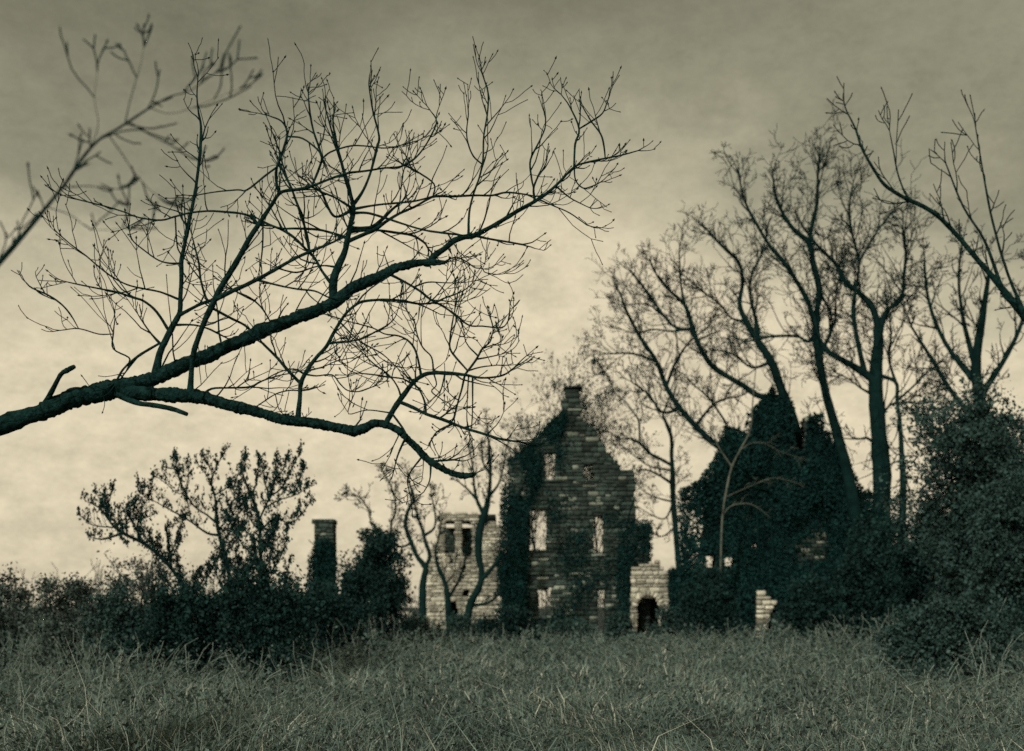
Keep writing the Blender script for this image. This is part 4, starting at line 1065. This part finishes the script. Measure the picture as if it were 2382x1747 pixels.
leafy('densest leafing shrub with upright leafy plumes, nearest the chimney', 25.0, [
    [(1590, 1500, 54), (1570, 1100, 38), (1540, 940, 34), (1500, 800, 32), (1500, 650, 30), (1480, 520, 32), (1440, 420, 28), (1380, 250, 18), (1400, 185, 10)],
    [(1495, 580, 26), (1560, 430, 22), (1600, 300, 20), (1602, 195, 12)], [(1570, 430, 20), (1640, 370, 20), (1685, 280, 18), (1745, 165, 12)], [(1540, 500, 20), (1620, 450, 14), (1720, 420, 11), (1805, 370, 7)], [(1500, 660, 22), (1600, 560, 18), (1680, 600, 14), (1750, 560, 12), (1815, 475, 8)],
    [(1640, 380, 16), (1720, 400, 15), (1760, 300, 12), (1770, 240, 8)], [(1470, 520, 18), (1390, 480, 14), (1330, 420, 11), (1310, 370, 8)], [(1440, 430, 16), (1480, 330, 13), (1490, 200, 8)], [(1500, 720, 20), (1400, 640, 16), (1330, 560, 12), (1300, 470, 8)], [(1560, 430, 18), (1530, 330, 14), (1520, 250, 8)], [(1600, 320, 14), (1650, 250, 11), (1670, 190, 7)]], 72, per=10)
leafy('low leafing shrub with one long drooping limb, furthest from the chimney', 26.5, [
    [(1080, 1500, 52), (1020, 1050, 44), (900, 850, 42), (760, 730, 40), (620, 660, 36), (540, 590, 26), (515, 500, 18), (505, 420, 10)],
    [(620, 665, 22), (500, 700, 18), (425, 690, 10)], [(550, 605, 18), (470, 500, 14), (400, 465, 8)], [(930, 880, 34), (910, 700, 28), (905, 620, 20), (975, 595, 10)], [(740, 715, 30), (720, 590, 24), (800, 550, 10)], [(560, 630, 14), (430, 610, 11), (360, 560, 7)], [(760, 720, 20), (660, 560, 14), (615, 520, 8)], [(520, 520, 12), (550, 400, 7)], [(660, 680, 18), (640, 590, 14), (655, 530, 8)]], 73)

bush('dark rounded thicket under the leafing shrubs', 450, 1372, 1500, 150, 24.0, 6500, 0.075, seed=81, lobes=40, stems=18)
bush('ragged dark brier merging left of the rounded thicket', 300, 1400, 1500, 110, 25.0, 4500, 0.07, seed=103, lobes=30, stems=14, m='leaf_mid')
bush('ragged dark brier spreading towards the round bush by the chimney', 770, 1395, 1490, 110, 33.0, 5000, 0.09, seed=104, lobes=32, stems=14)
bush('dark bramble mound at the foot of the densest leafing shrub', 610, 1345, 1500, 110, 23.5, 5500, 0.075, seed=82, lobes=34, stems=16)
bush('low dark bramble below the chimney stub', 735, 1370, 1480, 75, 36.0, 4500, 0.10, seed=96, lobes=20)
bush('round dark bush right of the chimney stub', 885, 1262, 1480, 72, 44.0, 9000, 0.12, seed=83, lobes=26)
bush('small dark bush between chimney and twin-stemmed tree', 822, 1330, 1480, 48, 40.0, 3500, 0.11, seed=84)
bush('greyish scrub clump at the far left edge', 170, 1375, 1500, 140, 26.0, 4500, 0.07, m='leaf_grey', seed=85, open_=0.6)
bush('pale grey thorny scrub beyond the low leafing shrub', 320, 1330, 1480, 120, 30.0, 3200, 0.075, m='leaf_grey', seed=86, open_=0.7, stems=10)
bush('grey scrub spilling out of the left border of the view', 20, 1350, 1500, 120, 29.0, 4000, 0.075, m='leaf_grey', seed=87, open_=0.6, stems=9)
bush('low dark tangle at the foot of the tall gable', 1185, 1425, 1490, 75, 50.0, 2600, 0.11, seed=88)
bush('dark brier clump before the ivy ruin wall', 1655, 1345, 1490, 62, 51.0, 6500, 0.12, seed=89, lobes=26)
bush('low dark thicket below the ivy gable', 1890, 1370, 1500, 80, 45.0, 7000, 0.13, seed=90, lobes=30)
bush('tall dark thicket round the stoutest bare trunk', 2040, 1250, 1500, 110, 46.0, 12000, 0.13, seed=91, lobes=40, stems=12)
bush('huge dark ivy-choked holly at the right border of the view', 2275, 935, 1520, 110, 33.0, 26000, 0.10, seed=92, lobes=60, stems=16, m='leaf_mid')
bush('dark evergreen shoulder in front of the holly', 2355, 1100, 1520, 120, 30.0, 15000, 0.095, seed=93, lobes=44, stems=11, m='leaf_mid')
bush('mid-height evergreen between stout trunk and holly', 2150, 1200, 1510, 75, 37.0, 10000, 0.10, seed=94, lobes=34, stems=10)
bush('low evergreen bank below the holly', 2210, 1420, 1560, 160, 25.0, 11000, 0.08, seed=95, lobes=44, stems=12, m='leaf_mid')

bush('low ragged brier at the corner of tower and gable', 1075, 1440, 1490, 60, 53.0, 2200, 0.11, seed=97, m='leaf_mid', open_=0.3)
bush('low ragged brier under the right windows of the gable', 1330, 1452, 1490, 60, 54.0, 2000, 0.11, seed=98, m='leaf_mid', open_=0.3)
bush('low ragged brier just left of the arched doorway', 1445, 1440, 1490, 38, 55.0, 1600, 0.11, seed=99, m='leaf_mid', open_=0.3)
bush('low ragged brier between the arched doorway and the ivy ruin', 1560, 1430, 1490, 50, 53.0, 2200, 0.11, seed=100, m='leaf_mid', open_=0.3)
bush('low ragged brier right beside the pale stone pier', 1840, 1432, 1495, 50, 48.0, 2200, 0.10, seed=101, m='leaf_mid', open_=0.3)
bush('low ragged brier in front of the twin-stemmed tree', 975, 1438, 1490, 55, 48.0, 2200, 0.10, seed=102, m='leaf_mid', open_=0.3)

# ------------------------------------------------------------------ undergrowth along the ruins
def undergrowth():
    polys, leaves = [], []
    for c in range(2600):
        Y = 10.0 * (57.0 / 10.0) ** (random.random() ** 0.8)
        x = random.uniform(-1, 1) * (0.46 * Y + 1.5)
        side = min(1.0, abs(x / Y - 0.06) / 0.30)
        hgt = (0.58 + 0.75 * side ** 1.3) * random.uniform(0.5, 1.6) * min(1.0, 0.32 + 0.68 * (Y - 10) / 25)
        for k in range(random.randint(3, 5)):
            p = Vector((x + random.gauss(0, 0.10 + 0.005 * Y), Y + random.gauss(0, 0.3), -0.08))
            d = Vector((random.gauss(0, 0.35), random.gauss(0, 0.35), 1)).normalized()
            pts = [p]
            st = hgt * random.uniform(0.6, 1.2) / 5
            for j in range(5):
                d = (d + Vector((random.gauss(0, 0.22), random.gauss(0, 0.22), -0.06 * j))).normalized()
                p = p + d * st
                pts.append(p)
            polys.append((pts, [0.003 + 0.00025 * Y] * 3 + [0.002 + 0.0002 * Y] * 3))
            for j in range(1, 6):
                for _ in range(random.randint(1, 3)):
                    leaves.append((pts[j].x + random.gauss(0, 0.09) * hgt * 1.6, pts[j].y + random.gauss(0, 0.09), max(0.02, pts[j].z + random.gauss(0, 0.07) * hgt * 1.6)))
    return polys, np.array(leaves)
random.seed(55)
up_, ul_ = undergrowth()
um = tube_mesh('undergrowth', up_, 3, M['stalk'])
uo = link('undergrowth', um, None, 'stuff')
tag(uo, 'tangled dry weeds and brambles hiding the foot of the ruins', 'undergrowth')
link('foliage', leaf_mesh('foliage', ul_, (0.023 + 0.0019 * ul_[:, 1]) * NR.uniform(0.5, 1.5, len(ul_)), M['weed']), uo, 'stuff')

# a far belt of bare scrub closes the horizon
random.seed(56)
fp, ft = [], []
for c in range(330):
    x, Y = random.uniform(-95, 95), random.uniform(118, 150)
    for k in range(2):
        grow(fp, ft, Vector((x + random.gauss(0, 1), Y, -0.2)), Vector((random.gauss(0, .3), 0, 1)).normalized(), random.uniform(2.0, 4.6), 0.10, 2, trop=0.15, wig=0.25, kids=(2, 3), rmin=0.036)
fo = link('far_wood', tube_mesh('far_wood', fp, 3, M['twig_grey']), None, 'stuff')
tag(fo, 'distant belt of bare scrub closing the horizon behind the ruins', 'scrub')

# ------------------------------------------------------------------ meadow grass
def grass():
    n = 270000
    y = 7.0 * (66.0 / 7.0) ** NR.uniform(0, 1, n)
    x = NR.uniform(-1, 1, n) * (0.47 * y + 3.0)
    cl = lumpy(x * 0.9, y * 0.45, 5)
    keep = NR.uniform(0, 1, n) < 0.55 + 0.4 * cl
    x, y, cl = x[keep], y[keep], cl[keep]
    n = len(x)
    hgt = (0.26 + 0.17 * np.clip(cl, -1, 1.4)) * NR.uniform(0.35, 1.5, n)
    tall = NR.uniform(0, 1, n) < 0.05
    hgt[tall] *= NR.uniform(1.3, 2.2, tall.sum())
    w = (0.004 + 0.00042 * y) * NR.uniform(0.6, 1.4, n)
    w[tall] *= 0.6
    a = NR.uniform(0, 2 * np.pi, n)
    ux, uy = np.cos(a), np.sin(a)
    lean = NR.normal(0, 0.75, (n, 2)) + np.column_stack([0.9 * lumpy(x * 0.6, y * 0.3, 8), 0.5 * lumpy(x * 0.6, y * 0.3, 9)])
    b = np.column_stack([x, y, ground_z(x, y) * np.exp(-(np.abs(x) + y) / 300) - 0.02])
    s = np.column_stack([ux, uy, np.zeros(n)]) * w[:, None]
    m1 = b + np.column_stack([lean[:, 0] * 0.25 * hgt, lean[:, 1] * 0.25 * hgt, hgt * 0.55])
    m2 = b + np.column_stack([lean[:, 0] * 0.95 * hgt, lean[:, 1] * 0.95 * hgt, hgt * (1 - 0.18 * np.abs(lean[:, 0]))])
    v = np.stack([b - s, b + s, m1 + s * 0.7, m1 - s * 0.7, m2], 1).reshape(-1, 3)
    k = 5 * np.arange(n)[:, None]
    q = k + np.array([[0, 1, 2, 3]])
    t = k + np.array([[3, 2, 4]])
    return mesh_from('meadow_grass', v, [q, t], M['grass'])
go = link('meadow_grass', grass(), None, 'stuff')
tag(go, 'rough tussocky meadow grass with pale dry stalks filling the foreground', 'grass')
